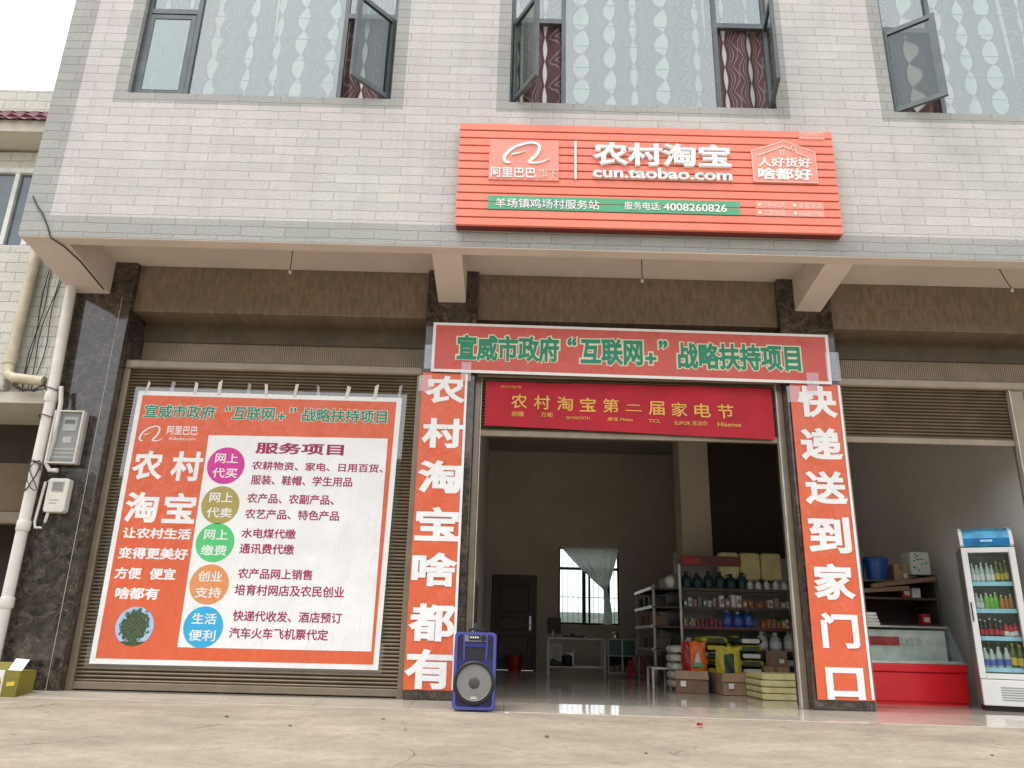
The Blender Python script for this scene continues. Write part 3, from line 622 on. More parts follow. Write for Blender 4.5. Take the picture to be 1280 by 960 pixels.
# pipes and cables at the corner
b = MB(); b.tube([(-4.63, -.1, 4.02), (-4.585, -.1, 2.69), (-4.59, -.1, 1.5), (-4.595, -.1, 0.0)], .052, 16)
for z in (2.72, 1.45, .75): b.lathe([(.058, -.05), (.062, -.04), (.062, .04), (.058, .05)], (-4.588, -.1, z), seg=16)
tag(b.build('drain_pipe', 'pvc', smooth=40), 'white plastic drain pipe running down the left edge of the marble column', 'pipe')
b = MB(); b.tube([(-5.13, -.02, 4.38), (-5.135, -.02, 3.1), (-5.11, -.03, 2.97), (-5.03, -.05, 2.93), (-4.72, -.06, 2.9)], .052, 14)
b.lathe([(.062, -.06), (.062, .06)], (-5.135, -.02, 3.15), seg=14)
tag(b.build('drain_pipe', 'pvc_old', smooth=40), 'yellowed drain pipe with an elbow on the corner of the neighbouring house', 'pipe')
b = MB(); b.tube([(-4.50, -.12, 2.83), (-4.47, -.12, 2.66), (-4.475, -.1, 2.3), (-4.50, -.1, 2.05), (-4.46, -.09, 1.99), (-4.38, -.09, 1.99)], .022, 10)
tag(b.build('conduit', 'pvc', smooth=50), 'thin white conduit strapped to the white drain pipe beside the meters', 'conduit')
b = MB()
for z, r in ((2.80, .07), (2.52, .075), (2.05, .07)): b.tube([(-4.585+r*math.cos(k*math.pi/6), -.1+r*math.sin(k*math.pi/6), z+.012*math.sin(k)) for k in range(13)], .006, 5)
tag(b.build('tie_wire', 'wire'), 'dark tie wires wrapped around the white drain pipe', 'wire')
for i, (xa, xc, zt, lb) in enumerate(((-5.02, -5.0, 4.6, 'leftmost black cable hanging down the tiled wall of the neighbouring house'), (-4.96, -5.02, 4.6, 'black cable crossing the leftmost one on the tiled wall of the neighbouring house'), (-4.87, -4.97, 4.6, 'black cable slanting down the middle of the neighbouring tiled wall'), (-4.84, -4.9, 4.6, 'black cable closest to the white drain pipe on the neighbouring tiled wall'))):
    pts = [(xa+(xc-xa)*k/10+.018*math.sin(k*1.1+i*2), .075-.01*math.sin(k+i), zt-(zt-2.85)*k/10) for k in range(11)]
    b = MB(); b.tube(pts, .0048, 6); tag(b.build('cable', 'cable', smooth=50), lb, 'cable', 'cables on the neighbouring wall')
rnd = random.Random(4); b = MB(); pts = []
for k in range(46): pts.append((-4.88+.16*math.sin(k*.9)+.03*rnd.random(), -.05+.03*math.cos(k*1.3), 2.85+.07*math.cos(k*.9)+.04*rnd.random()))
b.tube(pts, .006, 5); tag(b.build('wire_bundle', 'wire'), 'tangled bundle of wires behind the white drain pipe', 'wire')
b = MB(); pts = [(-4.56+.06*math.sin(k*.8), -.17+.02*math.cos(k), 1.92+.15*math.cos(k*.55)) for k in range(26)]
b.tube(pts, .005, 5); tag(b.build('wire_loop', 'wire'), 'loose loop of thin wire beside the white meter', 'wire')
b = MB(); b.tube([(-4.62, -1.01, 4.45), (-4.55, -1.012, 4.34), (-4.49, -1.01, 4.27), (-4.41, -1.012, 4.13), (-4.36, -1.01, 4.013), (-4.32, -.86, 4.010), (-4.288, -.6, 3.980), (-4.288, -.1, 3.910)], .007, 6)
tag(b.build('cable', 'cable', smooth=50), 'short black cable crossing the lower left corner of the tiled facade', 'cable')

# meters
MT = thing('electric_meter', 'large grey meter box with a clear lid on the marble column', 'meter', (-4.36, -.03, 2.06))
b = MB(); b.box(-4.50, -4.22, -.07, -.002, 2.06, 2.58); b.build('case', 'meter_grey', MT, bevel=.012)
b = MB(); b.box(-4.42, -4.29, -.085, -.0705, 2.39, 2.53); b.build('dial_plate', 'label_white', MT)
b = MB()
for z in (2.2, 2.16, 2.12): b.box(-4.47, -4.26, -.078, -.0705, z, z+.012)
b.box(-4.40, -4.32, -.078, -.0705, 2.27, 2.33); b.build('markings', 'label_white', MT)
b = MB(); b.box(-4.41, -4.31, -.09, -.0853, 2.46, 2.5); b.build('counter_window', 'black', MT)
b = MB(); b.box(-4.49, -4.23, -.125, -.095, 2.07, 2.57); b.build('lid', 'meter_lid', MT, bevel=.015)
b = MB(); b.box(-4.505, -4.49, -.13, -.071, 2.055, 2.585); b.box(-4.23, -4.215, -.13, -.071, 2.055, 2.585); b.box(-4.489, -4.231, -.13, -.071, 2.573, 2.585); b.box(-4.489, -4.231, -.13, -.071, 2.055, 2.067); b.build('lid_rim', 'meter_white', MT)
MT = thing('electric_meter', 'smaller white plastic meter under the grey meter box', 'meter', (-4.34, -.03, 1.58))
b = MB(); b.prism(rrect(-4.45, -4.245, 1.585, 1.915, .03), -.09, -.002); b.build('case', 'meter_white', MT, bevel=.012)
b = MB(); b.box(-4.39, -4.30, -.098, -.0905, 1.80, 1.87); b.build('display', 'cone', MT)
b = MB(); b.box(-4.40, -4.29, -.094, -.0905, 1.785, 1.797); b.box(-4.40, -4.385, -.097, -.0905, 1.797, 1.88); b.box(-4.305, -4.29, -.097, -.0905, 1.797, 1.88); b.box(-4.385, -4.305, -.097, -.0905, 1.872, 1.88); b.build('display_frame', 'meter_grey', MT)
b = MB(); b.box(-4.40, -4.31, -.093, -.0905, 1.70, 1.708); b.box(-4.40, -4.33, -.093, -.0905, 1.67, 1.678); b.build('markings', 'meter_grey', MT)
b = MB(); b.tube([(-4.44, -.06, 1.9), (-4.49, -.06, 1.88), (-4.515, -.06, 1.5), (-4.50, -.06, 1.44), (-4.43, -.06, 1.44), (-4.415, -.06, 1.5), (-4.405, -.06, 1.585)], .014, 8)
tag(b.build('conduit', 'pvc', smooth=50), 'white conduit loop around the bottom of the white meter', 'conduit')

# hooks under the soffit
for x, lb in ((-2.29, 'wire hook hanging from the soffit over the closed shutter'), (1.30, 'wire hook hanging from the soffit above the open doorway'), (4.98, 'bent wire hook hanging from the soffit at the far right')):
    dxx = .09 if x > 4 else 0
    b = MB(); b.tube([(x, -.35, ZS), (x+dxx*.5, -.35, ZS-.12), (x+dxx, -.35, ZS-.22)], .005, 5)
    h = b.build('hook_wire', 'wire'); tag(h, lb, 'wire', 'wires hanging under the soffit')
    b = MB(); b.lathe([(.006, -.02), (.016, -.012), (.016, .01), (.005, .02)], (x+dxx, -.35, ZS-.235), seg=8); b.build('connector', 'label_white', h)

# ------------------------------------------------------------------ shop sign of coral laths
SG = thing('shop_sign', 'coral shop sign of horizontal laths with white lettering on the tiled wall', 'sign', (1.26, -1.05, 4.2))
SX0, SX1, SZ0, SZ1 = -.57, 3.06, 4.20, 5.33; YS = -1.11
b = MB(); b.box(SX0+.006, SX1-.006, -1.075, -1.003, SZ0+.006, SZ1-.006); b.build('backing', 'lath_back', SG)
n = 13; b = MB()
for k in range(n):
    z = SZ0+(SZ1-SZ0)*k/n; h = (SZ1-SZ0)/n; b.prism([(SX0, z+.011), (SX1, z+.011), (SX1, z+h-.001), (SX0, z+h-.001)], YS, -1.0755)
b.build('laths', 'lath', SG, bevel=.003, bseg=1)
YP = YS-.012
b = MB(); b.box(-.275, .395, YP, YS-.0005, 4.695, 5.145); b.build('logo_panel', 'lath_panel', SG)
swoosh('logo', -.15, .31, 4.865, 5.115, YP-.0005, 'white_ink', SG, .012)
text('lettering', '阿里巴巴', -.255, .175, 4.715, 4.825, YP-.0005, 'white_ink', SG, .02, .01); text('lettering', '旗下', .195, .385, 4.715, 4.82, YP-.0005, 'pink_ink', SG, .0, .008)
b = MB(); b.box(.545, .565, YS-.02, YS-.0005, 4.72, 5.14); b.build('divider_bar', 'white_ink', SG)
text('lettering', '农村淘宝', .72, 2.05, 4.875, 5.135, YS-.0005, 'white_ink', SG, .033, .03)
text('lettering', 'cun.taobao.com', .72, 2.05, 4.735, 4.855, YS-.0005, 'white_ink', SG, .03, .03)
b = MB(); hs = [(2.25, 4.735), (2.875, 4.735), (2.875, 5.09), (2.58, 5.215), (2.25, 5.09)]; b.prism(hs, YP, YS-.0005); b.build('house_panel', 'lath_panel', SG)
b = MB(); hi = hs+[hs[0]]
stroke(b, [(2.26, 4.745), (2.865, 4.745), (2.865, 5.08), (2.58, 5.2), (2.26, 5.08), (2.26, 4.745)], [.01]*6, YP-.0005, .004)
stroke(b, [(2.31, 5.03), (2.56, 5.14), (2.67, 5.09)], [.014, .014, .014], YP-.0005, .006); stroke(b, [(2.64, 5.1), (2.65, 5.15), (2.68, 5.14), (2.69, 5.07), (2.81, 5.02)], [.012]*5, YP-.0005, .006); stroke(b, [(2.535, 5.085), (2.535, 5.04)], [.012]*2, YP-.0005, .005); stroke(b, [(2.565, 5.085), (2.565, 5.04)], [.012]*2, YP-.0005, .005); stroke(b, [(2.52, 5.09), (2.58, 5.09)], [.012]*2, YP-.0005, .0045)
b.build('house_outline', 'pink_ink', SG)
text('lettering', '人好货好', 2.31, 2.82, 4.905, 5.015, YP-.0005, 'white_ink', SG, .02, .008); text('lettering', '啥都好', 2.30, 2.82, 4.765, 4.895, YP-.0005, 'white_ink', SG, .03, .008)
nb_ = 13; b = MB(); b.box(-.27, 2.105, YS-.005, YS-.0005, 4.379, 4.448); b.box(-.27, 2.105, YS-.005, YS-.0005, 4.460, 4.522); gp = b.build('address_strip', 'green', SG)
text('lettering', '羊场镇鸡场村服务站', -.20, .78, 4.395, 4.495, YS-.0055, 'white_ink', SG, .006, .006)
text('lettering', '服务电话:', 1.015, 1.36, 4.405, 4.49, YS-.0055, 'white_ink', SG, .008, .006); text('lettering', '4008260826', 1.385, 1.98, 4.405, 4.485, YS-.0055, 'white_ink', SG, .012, .006)
b = MB(); b.box(2.255, 2.90, YS-.004, YS-.0005, 4.379, 4.448); b.box(2.255, 2.90, YS-.004, YS-.0005, 4.460, 4.54); b.build('small_panel', 'lath_panel', SG)
for r, (s1, s2) in enumerate((('代购农资', '收发快递'), ('话费充值', '网络代购'))):
    z = 4.47-.088*r; text('lettering', s1, 2.32, 2.53, z, z+.058, YS-.0045, 'pink_ink', SG, .012, .003); text('lettering', s2, 2.66, 2.88, z, z+.058, YS-.0045, 'pink_ink', SG, .012, .003)
    b = MB(); b.lathe([(.018, 0), (.018, .003)], (2.29, YS-.0075, z+.03), 'y', 10); b.lathe([(.018, 0), (.018, .003)], (2.625, YS-.0075, z+.03), 'y', 10); b.build('bullet', 'cream_ink', SG)
b = MB(); b.box(2.73, 2.985, YS-.004, YS-.0005, 5.235, 5.322); b.build('corner_tag', 'lath_panel', SG)
text('lettering', '阿里巴巴', 2.745, 2.97, 5.275, 5.318, YS-.0045, 'pink_ink', SG, .015, .003); text('lettering', 'Alibaba', 2.745, 2.97, 5.235, 5.262, YS-.0045, 'pink_ink', SG, .0, .003)

# ------------------------------------------------------------------ banners
def quad_sheet(b, p, y0, y1, mi=0):    # p: four (x,z) corners
    b.prism(p, y0, y1, mi)
BN = thing('door_banner', 'long red orange banner with green outlined characters across the doorway', 'banner', (1.2, -.05, 3.1))
b = MB(); b.prism([(-.83, 3.115), (3.255, 3.085), (3.265, 3.625), (-.83, 3.655)], -.05, -.042); b.build('white_border', 'white_print', BN)
b = MB(); b.prism([(-.80, 3.145), (3.222, 3.115), (3.232, 3.597), (-.80, 3.625)], -.053, -.0505); b.build('sheet', 'orange_dark', BN)
for s_, x0, x1, z0, z1 in (('宣威市政府', -.575, .475, 3.235, 3.525), ('“', .56, .655, 3.43, 3.525), ('互联网', .695, 1.335, 3.225, 3.52), ('+', 1.36, 1.475, 3.25, 3.375), ('”', 1.50, 1.595, 3.42, 3.515), ('战略扶持项目', 1.695, 2.955, 3.205, 3.50)):
    bo = .036 if len(s_) > 1 else .04
    text('lettering_outline', s_, x0-.015, x1+.015, z0-.015, z1+.015, -.0535, 'cream_ink', BN, bo+.05, .002)
    text('lettering', s_, x0, x1, z0, z1, -.056, 'green_ink', BN, bo, .002)
for q in ((-.52, -.42, 3.02, 3.22), (3.0, 3.12, 3.0, 3.2), (-.9, -.80, 3.14, 3.4), (3.21, 3.35, 3.12, 3.43), (-.43, -.39, 3.62, 3.76)):
    b = MB(); b.box(q[0], q[1], -.0605, -.0592, q[2], q[3]); b.build('clear_tape', 'film', BN)
def strip(label, chars, x0, x1, z0, z1, spans):
    o = thing('banner_strip', label, 'banner', ((x0+x1)/2, -.02, z0), 'vertical banner strips beside the doorway')
    def fn(u, v): return (x0+(x1-x0)*u, -.024+.003*math.sin(v*37+u*3)*math.sin(u*3.1), z0+(z1-z0)*v)
    b = MB(); b.grid(8, 80, fn, 0, (0, .008, 0)); b.build('sheet', 'orange', o, smooth=50)
    b = MB(); b.box(x1-.022, x1+.002, -.0295, -.0275, z0+.01, z1-.01); b.build('white_edge', 'white_print', o)
    for ch, (za, zc, xa, xc) in zip(chars, spans): text('character', ch, xa-.016, xc+.014, za-.006, zc+.008, -.0285, 'white_print', o, .037, .002)
    for k in range(1):
        b = MB(); b.box(x0-.03+.06*(k % 2), x0+.10+.05*(k % 3), -.0332, -.0320, z1-.5*k-.2, z1-.5*k-.03); b.build('clear_tape', 'film', o)
    return o
strip('orange banner strip left of the doorway ending behind the speaker', '农村淘宝啥都有', -.915, -.455, .085, 3.11, [(2.79, 3.07, -.87, -.48), (2.33, 2.62, -.87, -.485), (1.88, 2.19, -.885, -.485), (1.42, 1.73, -.88, -.485), (1.0, 1.30, -.885, -.485), (.51, .83, -.885, -.48), (.10, .43, -.895, -.49)])
strip('orange banner strip right of the doorway beside the red counter freezer', '快递送到家门口', 2.83, 3.34, .09, 3.09, [(2.74, 3.06, 2.91, 3.28), (2.30, 2.62, 2.90, 3.285), (1.86, 2.18, 2.90, 3.285), (1.40, 1.73, 2.895, 3.27), (.97, 1.29, 2.90, 3.26), (.54, .84, 2.935, 3.25), (.10, .36, 2.935, 3.25)])
def cw(x, z): return .005*math.sin(x*5.3+z*2)+.004*math.sin(x*11+z*7)+.003*math.sin(z*19+x*2)
RB = thing('cloth_banner', 'sagging crimson cloth banner with gold characters hung on the rolled up shutter', 'banner', (1.2, .08, 2.55))
def fn(u, v):
    x = -.27+2.95*u; zt = 3.07; zb = 2.60-.075*u; return (x, .09+cw(x, zb+(zt-zb)*v), zb+(zt-zb)*v)
b = MB(); b.grid(90, 16, fn, 0, (0, .003, 0)); b.build('cloth', 'red_cloth', RB, smooth=60)
for k, ch in enumerate('农村淘宝第二届家电节'):
    x = -.005+k*.2345; z = 2.785-.006*k; hh = .07 if ch == '二' else .15
    text('character', ch, x, x+.165, z+(.03 if ch == '二' else 0), z+(.03 if ch == '二' else 0)+hh, .083, 'gold_ink', RB, .012, .001, cw)
for s_, x0, x1, z0, z1 in (('创维', 0, .13, 2.70, 2.755), ('万和', .30, .42, 2.70, 2.75), ('SKYWORTH', .56, .80, 2.685, 2.715), ('康佳 Midea', .98, 1.24, 2.675, 2.715), ('TCL', 1.40, 1.52, 2.67, 2.705), ('SUPOR 苏泊尔', 1.66, 2.0, 2.65, 2.70), ('Hisense', 2.10, 2.34, 2.645, 2.69)):
    text('lettering', s_, x0, x1, z0, z1, .083, 'gold_ink', RB, .01, .001, cw)
text('lettering', '农村淘宝', -.12, .1, 3.0, 3.03, .083, 'gold_ink', RB, .0, .001, cw)

# ------------------------------------------------------------------ the big poster on the closed shutter
PO = thing('poster', 'large orange and white service poster taped to the closed bronze shutter', 'poster', (-2.5, .14, .23))
PY = .142
b = MB(); b.prism([(-3.90, .20), (-1.14, .205), (-1.08, 2.92), (-3.89, 2.93)], PY, PY+.001); b.build('plastic_film', 'film', PO)
b = MB(); b.prism([(-3.855, .232), (-1.175, .238), (-1.13, 2.882), (-3.85, 2.888)], PY-.003, PY-.0005); b.build('white_border', 'white_print', PO)
b = MB(); b.prism([(-3.805, .28), (-1.225, .285), (-1.185, 2.835), (-3.80, 2.84)], PY-.005, PY-.0035); b.build('sheet', 'orange', PO)
b = MB(); b.prism([(-3.06, .395), (-1.25, .40), (-1.245, 2.445), (-3.06, 2.435)], PY-.007, PY-.0055); b.build('white_panel', 'white_print', PO)
for s_, x0, x1 in (('宣威市政府', -3.755, -3.03), ('“', -2.93, -2.87), ('互联网', -2.85, -2.42), ('+', -2.39, -2.31), ('”', -2.27, -2.20), ('战略扶持项目', -2.14, -1.27)):
    z0, z1 = (2.60, 2.745) if len(s_) > 1 else ((2.69, 2.745) if s_ != '+' else (2.61, 2.69))
    text('lettering_outline', s_, x0-.006, x1+.006, z0-.006, z1+.006, PY-.0055, 'white_ink', PO, .05, .001); text('lettering', s_, x0, x1, z0, z1, PY-.007, 'green_ink', PO, .022, .001)
YL = PY-.0055
swoosh('logo', -3.765, -3.51, 2.35, 2.52, YL, 'white_ink', PO, .001)
text('lettering', '阿里巴巴', -3.49, -3.18, 2.43, 2.52, YL, 'white_ink', PO, .01, .001); text('lettering', 'Alibaba.com', -3.46, -3.19, 2.375, 2.405, YL, 'white_ink', PO, .0, .001)
for ch, x0, x1, z0, z1 in (('农', -3.78, -3.47, 1.96, 2.26), ('村', -3.39, -3.08, 1.96, 2.26), ('淘', -3.78, -3.455, 1.54, 1.84), ('宝', -3.40, -3.08, 1.54, 1.84)): text('character', ch, x0, x1, z0, z1, YL, 'white_print', PO, .031, .001)
for s_, x0, x1, z0, z1 in (('让农村生活', -3.755, -3.09, 1.385, 1.49), ('变得更美好', -3.765, -3.09, 1.19, 1.30), ('方便', -3.765, -3.505, 1.0, 1.11), ('便宜', -3.43, -3.18, 1.0, 1.11), ('啥都有', -3.725, -3.31, .815, .925)): text('lettering', s_, x0, x1, z0, z1, YL, 'white_print', PO, .03, .001)
b = MB(); b.lathe([(.178, 0), (.178, .001)], (-3.49, PY-.0066, .57), 'y', 40); tp = b.build('tree_picture', 'tree_print', PO)
uv = tp.data.uv_layers.new(name='UVMap')
for lp in tp.data.loops:
    p = tp.data.vertices[lp.vertex_index].co+ORG[PO]; uv.data[lp.index].uv = ((p.x+3.49)/.178, (p.z-.57)/.178)
for k, (s1, s2, mt, zc) in enumerate((('网上', '代买', 'c_magenta', 2.125), ('网上', '代卖', 'c_olive', 1.73), ('网上', '缴费', 'c_green', 1.365), ('创业', '支持', 'c_orange', .97), ('生活', '便利', 'c_blue', .58))):
    b = MB(); b.lathe([(.187, 0), (.187, .001)], (-2.845, PY-.0086, zc), 'y', 40); bd = b.build('badge', mt, PO); bd['label'] = ['magenta', 'olive', 'green', 'orange', 'blue'][k]+' round badge on the poster'
    text('lettering', s1, -2.96, -2.73, zc+.025, zc+.125, PY-.0088, 'white_ink', bd, .014, .001); text('lettering', s2, -2.97, -2.72, zc-.125, zc-.025, PY-.0088, 'white_ink', bd, .014, .001)
YT = PY-.0075
text('heading', '服务项目', -2.57, -1.68, 2.255, 2.375, YT, 'maroon_ink', PO, .03, .001)
for s_, x0, x1, z0, z1 in (('农耕物资、家电、日用百货、', -2.585, -1.27, 2.09, 2.18), ('服装、鞋帽、学生用品', -2.575, -1.565, 1.94, 2.04), ('农产品、农副产品、', -2.59, -1.73, 1.755, 1.855), ('农艺产品、特色产品', -2.59, -1.665, 1.60, 1.70), ('水电煤代缴', -2.60, -2.07, 1.415, 1.51), ('通讯费代缴', -2.60, -2.07, 1.265, 1.365), ('农产品网上销售', -2.585, -1.87, 1.03, 1.13), ('培育村网店及农民创业', -2.595, -1.55, .875, .98), ('快递代收发、酒店预订', -2.58, -1.55, .64, .74), ('汽车火车飞机票代定', -2.595, -1.665, .485, .585)):
    text('lettering', s_, x0, x1, z0, z1, YT, 'maroon_ink', PO, .02, .001)
rnd = random.Random(2)
for k in range(11):
    x = -3.82+k*.262+rnd.uniform(-.04, .04); sl = rnd.uniform(-.015, .02); b = MB(); w_ = rnd.uniform(.022, .045)
    b.prism([(x, 2.86), (x+w_, 2.86), (x+w_+sl, 3.0+rnd.uniform(-.03, .03)), (x+sl, 3.0)], PY-.0045, PY-.0035); tb = b.build('tape_tab', 'film' if k % 3 == 1 else 'pvc', PO)

# ------------------------------------------------------------------ party speaker
SP = thing('party_speaker', 'blue trolley loudspeaker with a big grey woofer standing outside the doorway', 'speaker', (-.24, -.78, 0))
sx0, sx1, sy = -.41, -.07, -.90
b = MB(); b.prism(rrect(sx0, sx1, .012, .60, .035), sy, sy+.26); b.build('cabinet', 'blue_plastic', SP, bevel=.014, bseg=3)
b = MB(); out = rrect(sx0+.004, sx1-.004, .016, .596, .033); inn = rrect(sx0+.026, sx1-.026, .036, .578, .025); nn = len(out)
b.add([(x, sy-.012, z) for x, z in out]+[(x, sy-.012, z) for x, z in inn]+[(x, sy+.004, z) for x, z in out]+[(x, sy+.004, z) for x, z in inn], [(i, (i+1) % nn, nn+(i+1) % nn, nn+i) for i in range(nn)]+[(i, (i+1) % nn, 2*nn+(i+1) % nn, 2*nn+i) for i in range(nn)]+[(nn+i, nn+(i+1) % nn, 3*nn+(i+1) % nn, 3*nn+i) for i in range(nn)])
b.build('front_rim', 'blue_rim', SP, smooth=40)
wc = (-.24, sy, .215)
b = MB(); b.lathe([(.168, .004), (.166, -.016), (.156, -.024), (.146, -.024), (.140, -.012), (.138, .003)], wc, 'y', 48); wf = b.build('woofer_ring', 'black', SP, smooth=35)
b = MB(); b.lathe([(.140, -.014), (.134, -.019), (.126, -.012), (.085, -.005), (.052, -.0025), (.05, -.0022)], wc, 'y', 48); b.build('cone', 'cone', wf, smooth=50)
b = MB(); b.lathe([(.052, -.003), (.048, -.013), (.036, -.018), (.018, -.0205), (.002, -.021)], wc, 'y', 32); b.build('dust_cap', 'cone_dark', wf, smooth=60)
b = MB(); b.box(-.268, -.212, sy-.0165, sy-.0155, .096, .104); b.box(-.262, -.218, sy-.0165, sy-.0155, .108, .113); b.build('badge', 'label_white', wf)
b = MB(); b.box(-.335, -.145, sy-.010, sy-.0005, .525, .588); cp = b.build('control_panel', 'cone', SP, bevel=.004)
b = MB(); b.box(-.295, -.205, sy-.012, sy-.0103, .536, .578); b.build('display', 'black', cp)
b = MB()
for k in range(4): b.box(-.285+k*.019, -.273+k*.019, sy-.0135, sy-.0123, .552, .567)
b.build('buttons', 'label_white', cp)
b = MB(); b.lathe([(.024, -.011), (.024, -.024), (.020, -.028), (.002, -.028)], (-.178, sy, .556), 'y', 20); b.build('knob', 'black', cp, smooth=40)
b = MB(); b.prism([(-.335, .515), (-.145, .515), (-.155, .40), (-.19, .385), (-.29, .385), (-.325, .40)], sy-.004, sy-.0005); b.build('horn_recess', 'black', SP)
b = MB(); b.prism([(-.33, .51), (-.15, .51), (-.16, .485), (-.32, .485)], sy-.010, sy-.0045); b.build('horn_lip', 'blue_plastic', SP)
for sgn, xc in ((-1, -.363), (1, -.117)):
    b = MB()
    for k in range(9):
        z = .40+k*.018; b.prism([(xc-.022, z-.008*sgn), (xc+.022, z+.008*sgn), (xc+.022, z+.008+.008*sgn), (xc-.022, z+.008-.008*sgn)], sy-.004, sy-.0006)
    b.build('vent_grille', 'black', SP)
    b = MB()
    for k in range(4):
        xx = (sx0+.034+k*.018) if sgn < 0 else (sx1-.034-k*.018); z = .048
        b.prism([(xx-.004, z), (xx+.004, z), (xx+.004+sgn*.012, z+.055-k*.012), (xx-.004+sgn*.012, z+.055-k*.012)], sy-.004, sy-.0006)
    b.build('port_grille', 'black', SP)
    b = MB(); b.prism([(xc-sgn*.034-.006, .385), (xc-sgn*.034+.006, .385), (xc-sgn*.030+.006, .58), (xc-sgn*.030-.006, .58)], sy-.011, sy-.0006); b.build('side_trim', 'blue_rim', SP, bevel=.003)
    b = MB(); b.lathe([(.022, -.02), (.022, .02)], (sx0+.05 if sgn < 0 else sx1-.05, sy+.22, .013), 'y', 14); 
    b.build('foot', 'black', SP)
b = MB(); b.tube([(-.30, sy+.13, .595), (-.30, sy+.13, .625), (-.18, sy+.13, .625), (-.18, sy+.13, .595)], .010, 8); b.build('handle', 'black', SP, smooth=50)

SP.location = (-.25, -.545, -.034); SP.scale = (1.04, 1.04, 1.04)
# ------------------------------------------------------------------ drinks fridge and its bottles
FR = thing('display_fridge', 'white glass door drinks fridge with a blue canopy near the right edge', 'fridge', (4.60, .45, 0))
fx0, fx1, fy0, fy1 = 4.60, 5.07, .45, .97
FROT = math.radians(-24)
def fturn(p): c_, s_ = math.cos(FROT), math.sin(FROT); x, y = p[0]-fx0, p[1]-fy0; return (fx0+c_*x-s_*y, fy0+s_*x+c_*y, p[2])
b = MB(); b.box(fx0, fx0+.03, fy0+.05, fy1, .05, 1.54, 1); b.box(fx1-.03, fx1, fy0+.05, fy1, .05, 1.54, 1); b.box(fx0+.03, fx1-.03, fy1-.03, fy1, .3, 1.5); b.box(fx0+.03, fx1-.03, fy0+.05, fy1, 1.5, 1.54); b.box(fx0+.03, fx1-.03, fy0+.05, fy1-.03, .27, .32)
b.build('body', ['fridge', 'fridge_side'], FR)
b = MB(); b.box(fx0+.002, fx1-.002, fy0, fy0+.049, .05, .285); b.box(fx0+.03, fx1-.03, fy0+.05, fy1-.03, .05, .268); b.build('base_panel', 'fridge', FR, bevel=.008)
b = MB()
for k in range(6): b.box(fx0+.16, fx1-.04, fy0-.004, fy0-.0005, .10+k*.022, .108+k*.022)
b.build('vent_slots', 'fridge_side', FR)
b = MB(); b.box(fx0+.02, fx1-.02, fy0+.06, fy1-.04, 0, .05); b.build('plinth', 'black', FR)
b = MB(); dz0, dz1 = .29, 1.535
b.box(fx0, fx0+.055, fy0, fy0+.045, dz0, dz1); b.box(fx1-.055, fx1, fy0, fy0+.045, dz0, dz1); b.box(fx0+.055, fx1-.055, fy0, fy0+.045, dz1-.05, dz1); b.box(fx0+.055, fx1-.055, fy0, fy0+.045, dz0, dz0+.05); fd = b.build('door', 'fridge', FR, bevel=.005)
b = MB(); b.box(fx0+.055, fx1-.055, fy0+.02, fy0+.024, dz0+.05, dz1-.05); b.build('glass', 'glass_clear', fd)
b = MB(); b.box(fx0+.012, fx0+.024, fy0-.008, fy0-.0005, .82, 1.0); b.build('handle', 'black', fd)
b = MB(); b.box(fx1-.063, fx1-.056, fy0-.002, fy0+.018, dz0+.05, dz1-.05); b.build('seal', 'fridge_side', fd)
b = MB(); pr = [(fy0+.03, 1.545), (fy0+.005, 1.56), (fy0+.005, 1.63), (fy0+.04, 1.70), (fy0+.11, 1.735), (fy1-.1, 1.735), (fy1-.1, 1.545)]
b.xprism(pr, fx0+.03, fx1-.03, 0); cn = b.build('canopy', 'canopy_blue', FR, smooth=30)
for xa, xc in ((fx0, fx0+.0295), (fx1-.0295, fx1)):
    b = MB(); b.xprism([(p-.004 if i < 5 else p, z+(.004 if 2 < i < 6 else 0)) for i, (p, z) in enumerate(pr)], xa, xc); b.build('canopy_cap', 'fridge', FR, smooth=30)
b = MB(); b.box(fx0+.035, fx1-.035, fy0-.002, fy0+.0045, 1.562, 1.626); b.build('lower_band', 'canopy_deep', cn)
b = MB(); b.prism(rrect(4.78, 4.89, 1.59, 1.612, .01), fy0-.004, fy0-.0022); b.build('emblem', 'price_blue', cn)
FZ = [.375, .665, .925, 1.185]
for z in FZ:
    b = MB(); b.box(fx0+.035, fx1-.035, fy0+.08, fy1-.04, z-.012, z); s_ = b.build('shelf', 'shelf_edge', FR)
    b = MB(); b.box(fx0+.06, fx1-.06, fy0+.068, fy0+.079, z-.022, z+.018); b.build('price_strip', 'price_blue', s_)
def bottle(name, body, lab, cap, r, h, label, cat, group, neck=.35):
    t = thing(name, label, cat, (0, 0, -50), group); o = Vector((0, 0, -50))
    zb = h*(1-neck); b = MB(); b.lathe([(r*.85, 0), (r, .01), (r, zb*.75), (r*.97, zb), (r*.5, zb+h*neck*.55), (r*.36, h*.95)], o, seg=12); b.build('bottle_body', body, t, smooth=45)
    b = MB(); b.lathe([(r*1.02, zb*.28), (r*1.02, zb*.72)], o, seg=12); b.build('label', lab, t, smooth=45)
    b = MB(); b.lathe([(r*.40, h*.93), (r*.40, h)], o, seg=10); b.build('cap', cap, t)
    return t
def place(proto, pts):
    for k, p in enumerate(pts):
        if k == 0: proto.location = p
        else:
            c = dup(proto, (p[0]+.004*math.sin(k*5.1), p[1]+.006*math.sin(k*3.7), p[2])); c.rotation_euler = (0, 0, (k*2.4) % 6.28)
            q = 1+.07*math.sin(k*4.3); q2 = 1+.06*math.sin(k*7.9+1); c.scale = (q2, q2, q)
YB = fy0+.115
FR.rotation_euler = (0, 0, FROT)
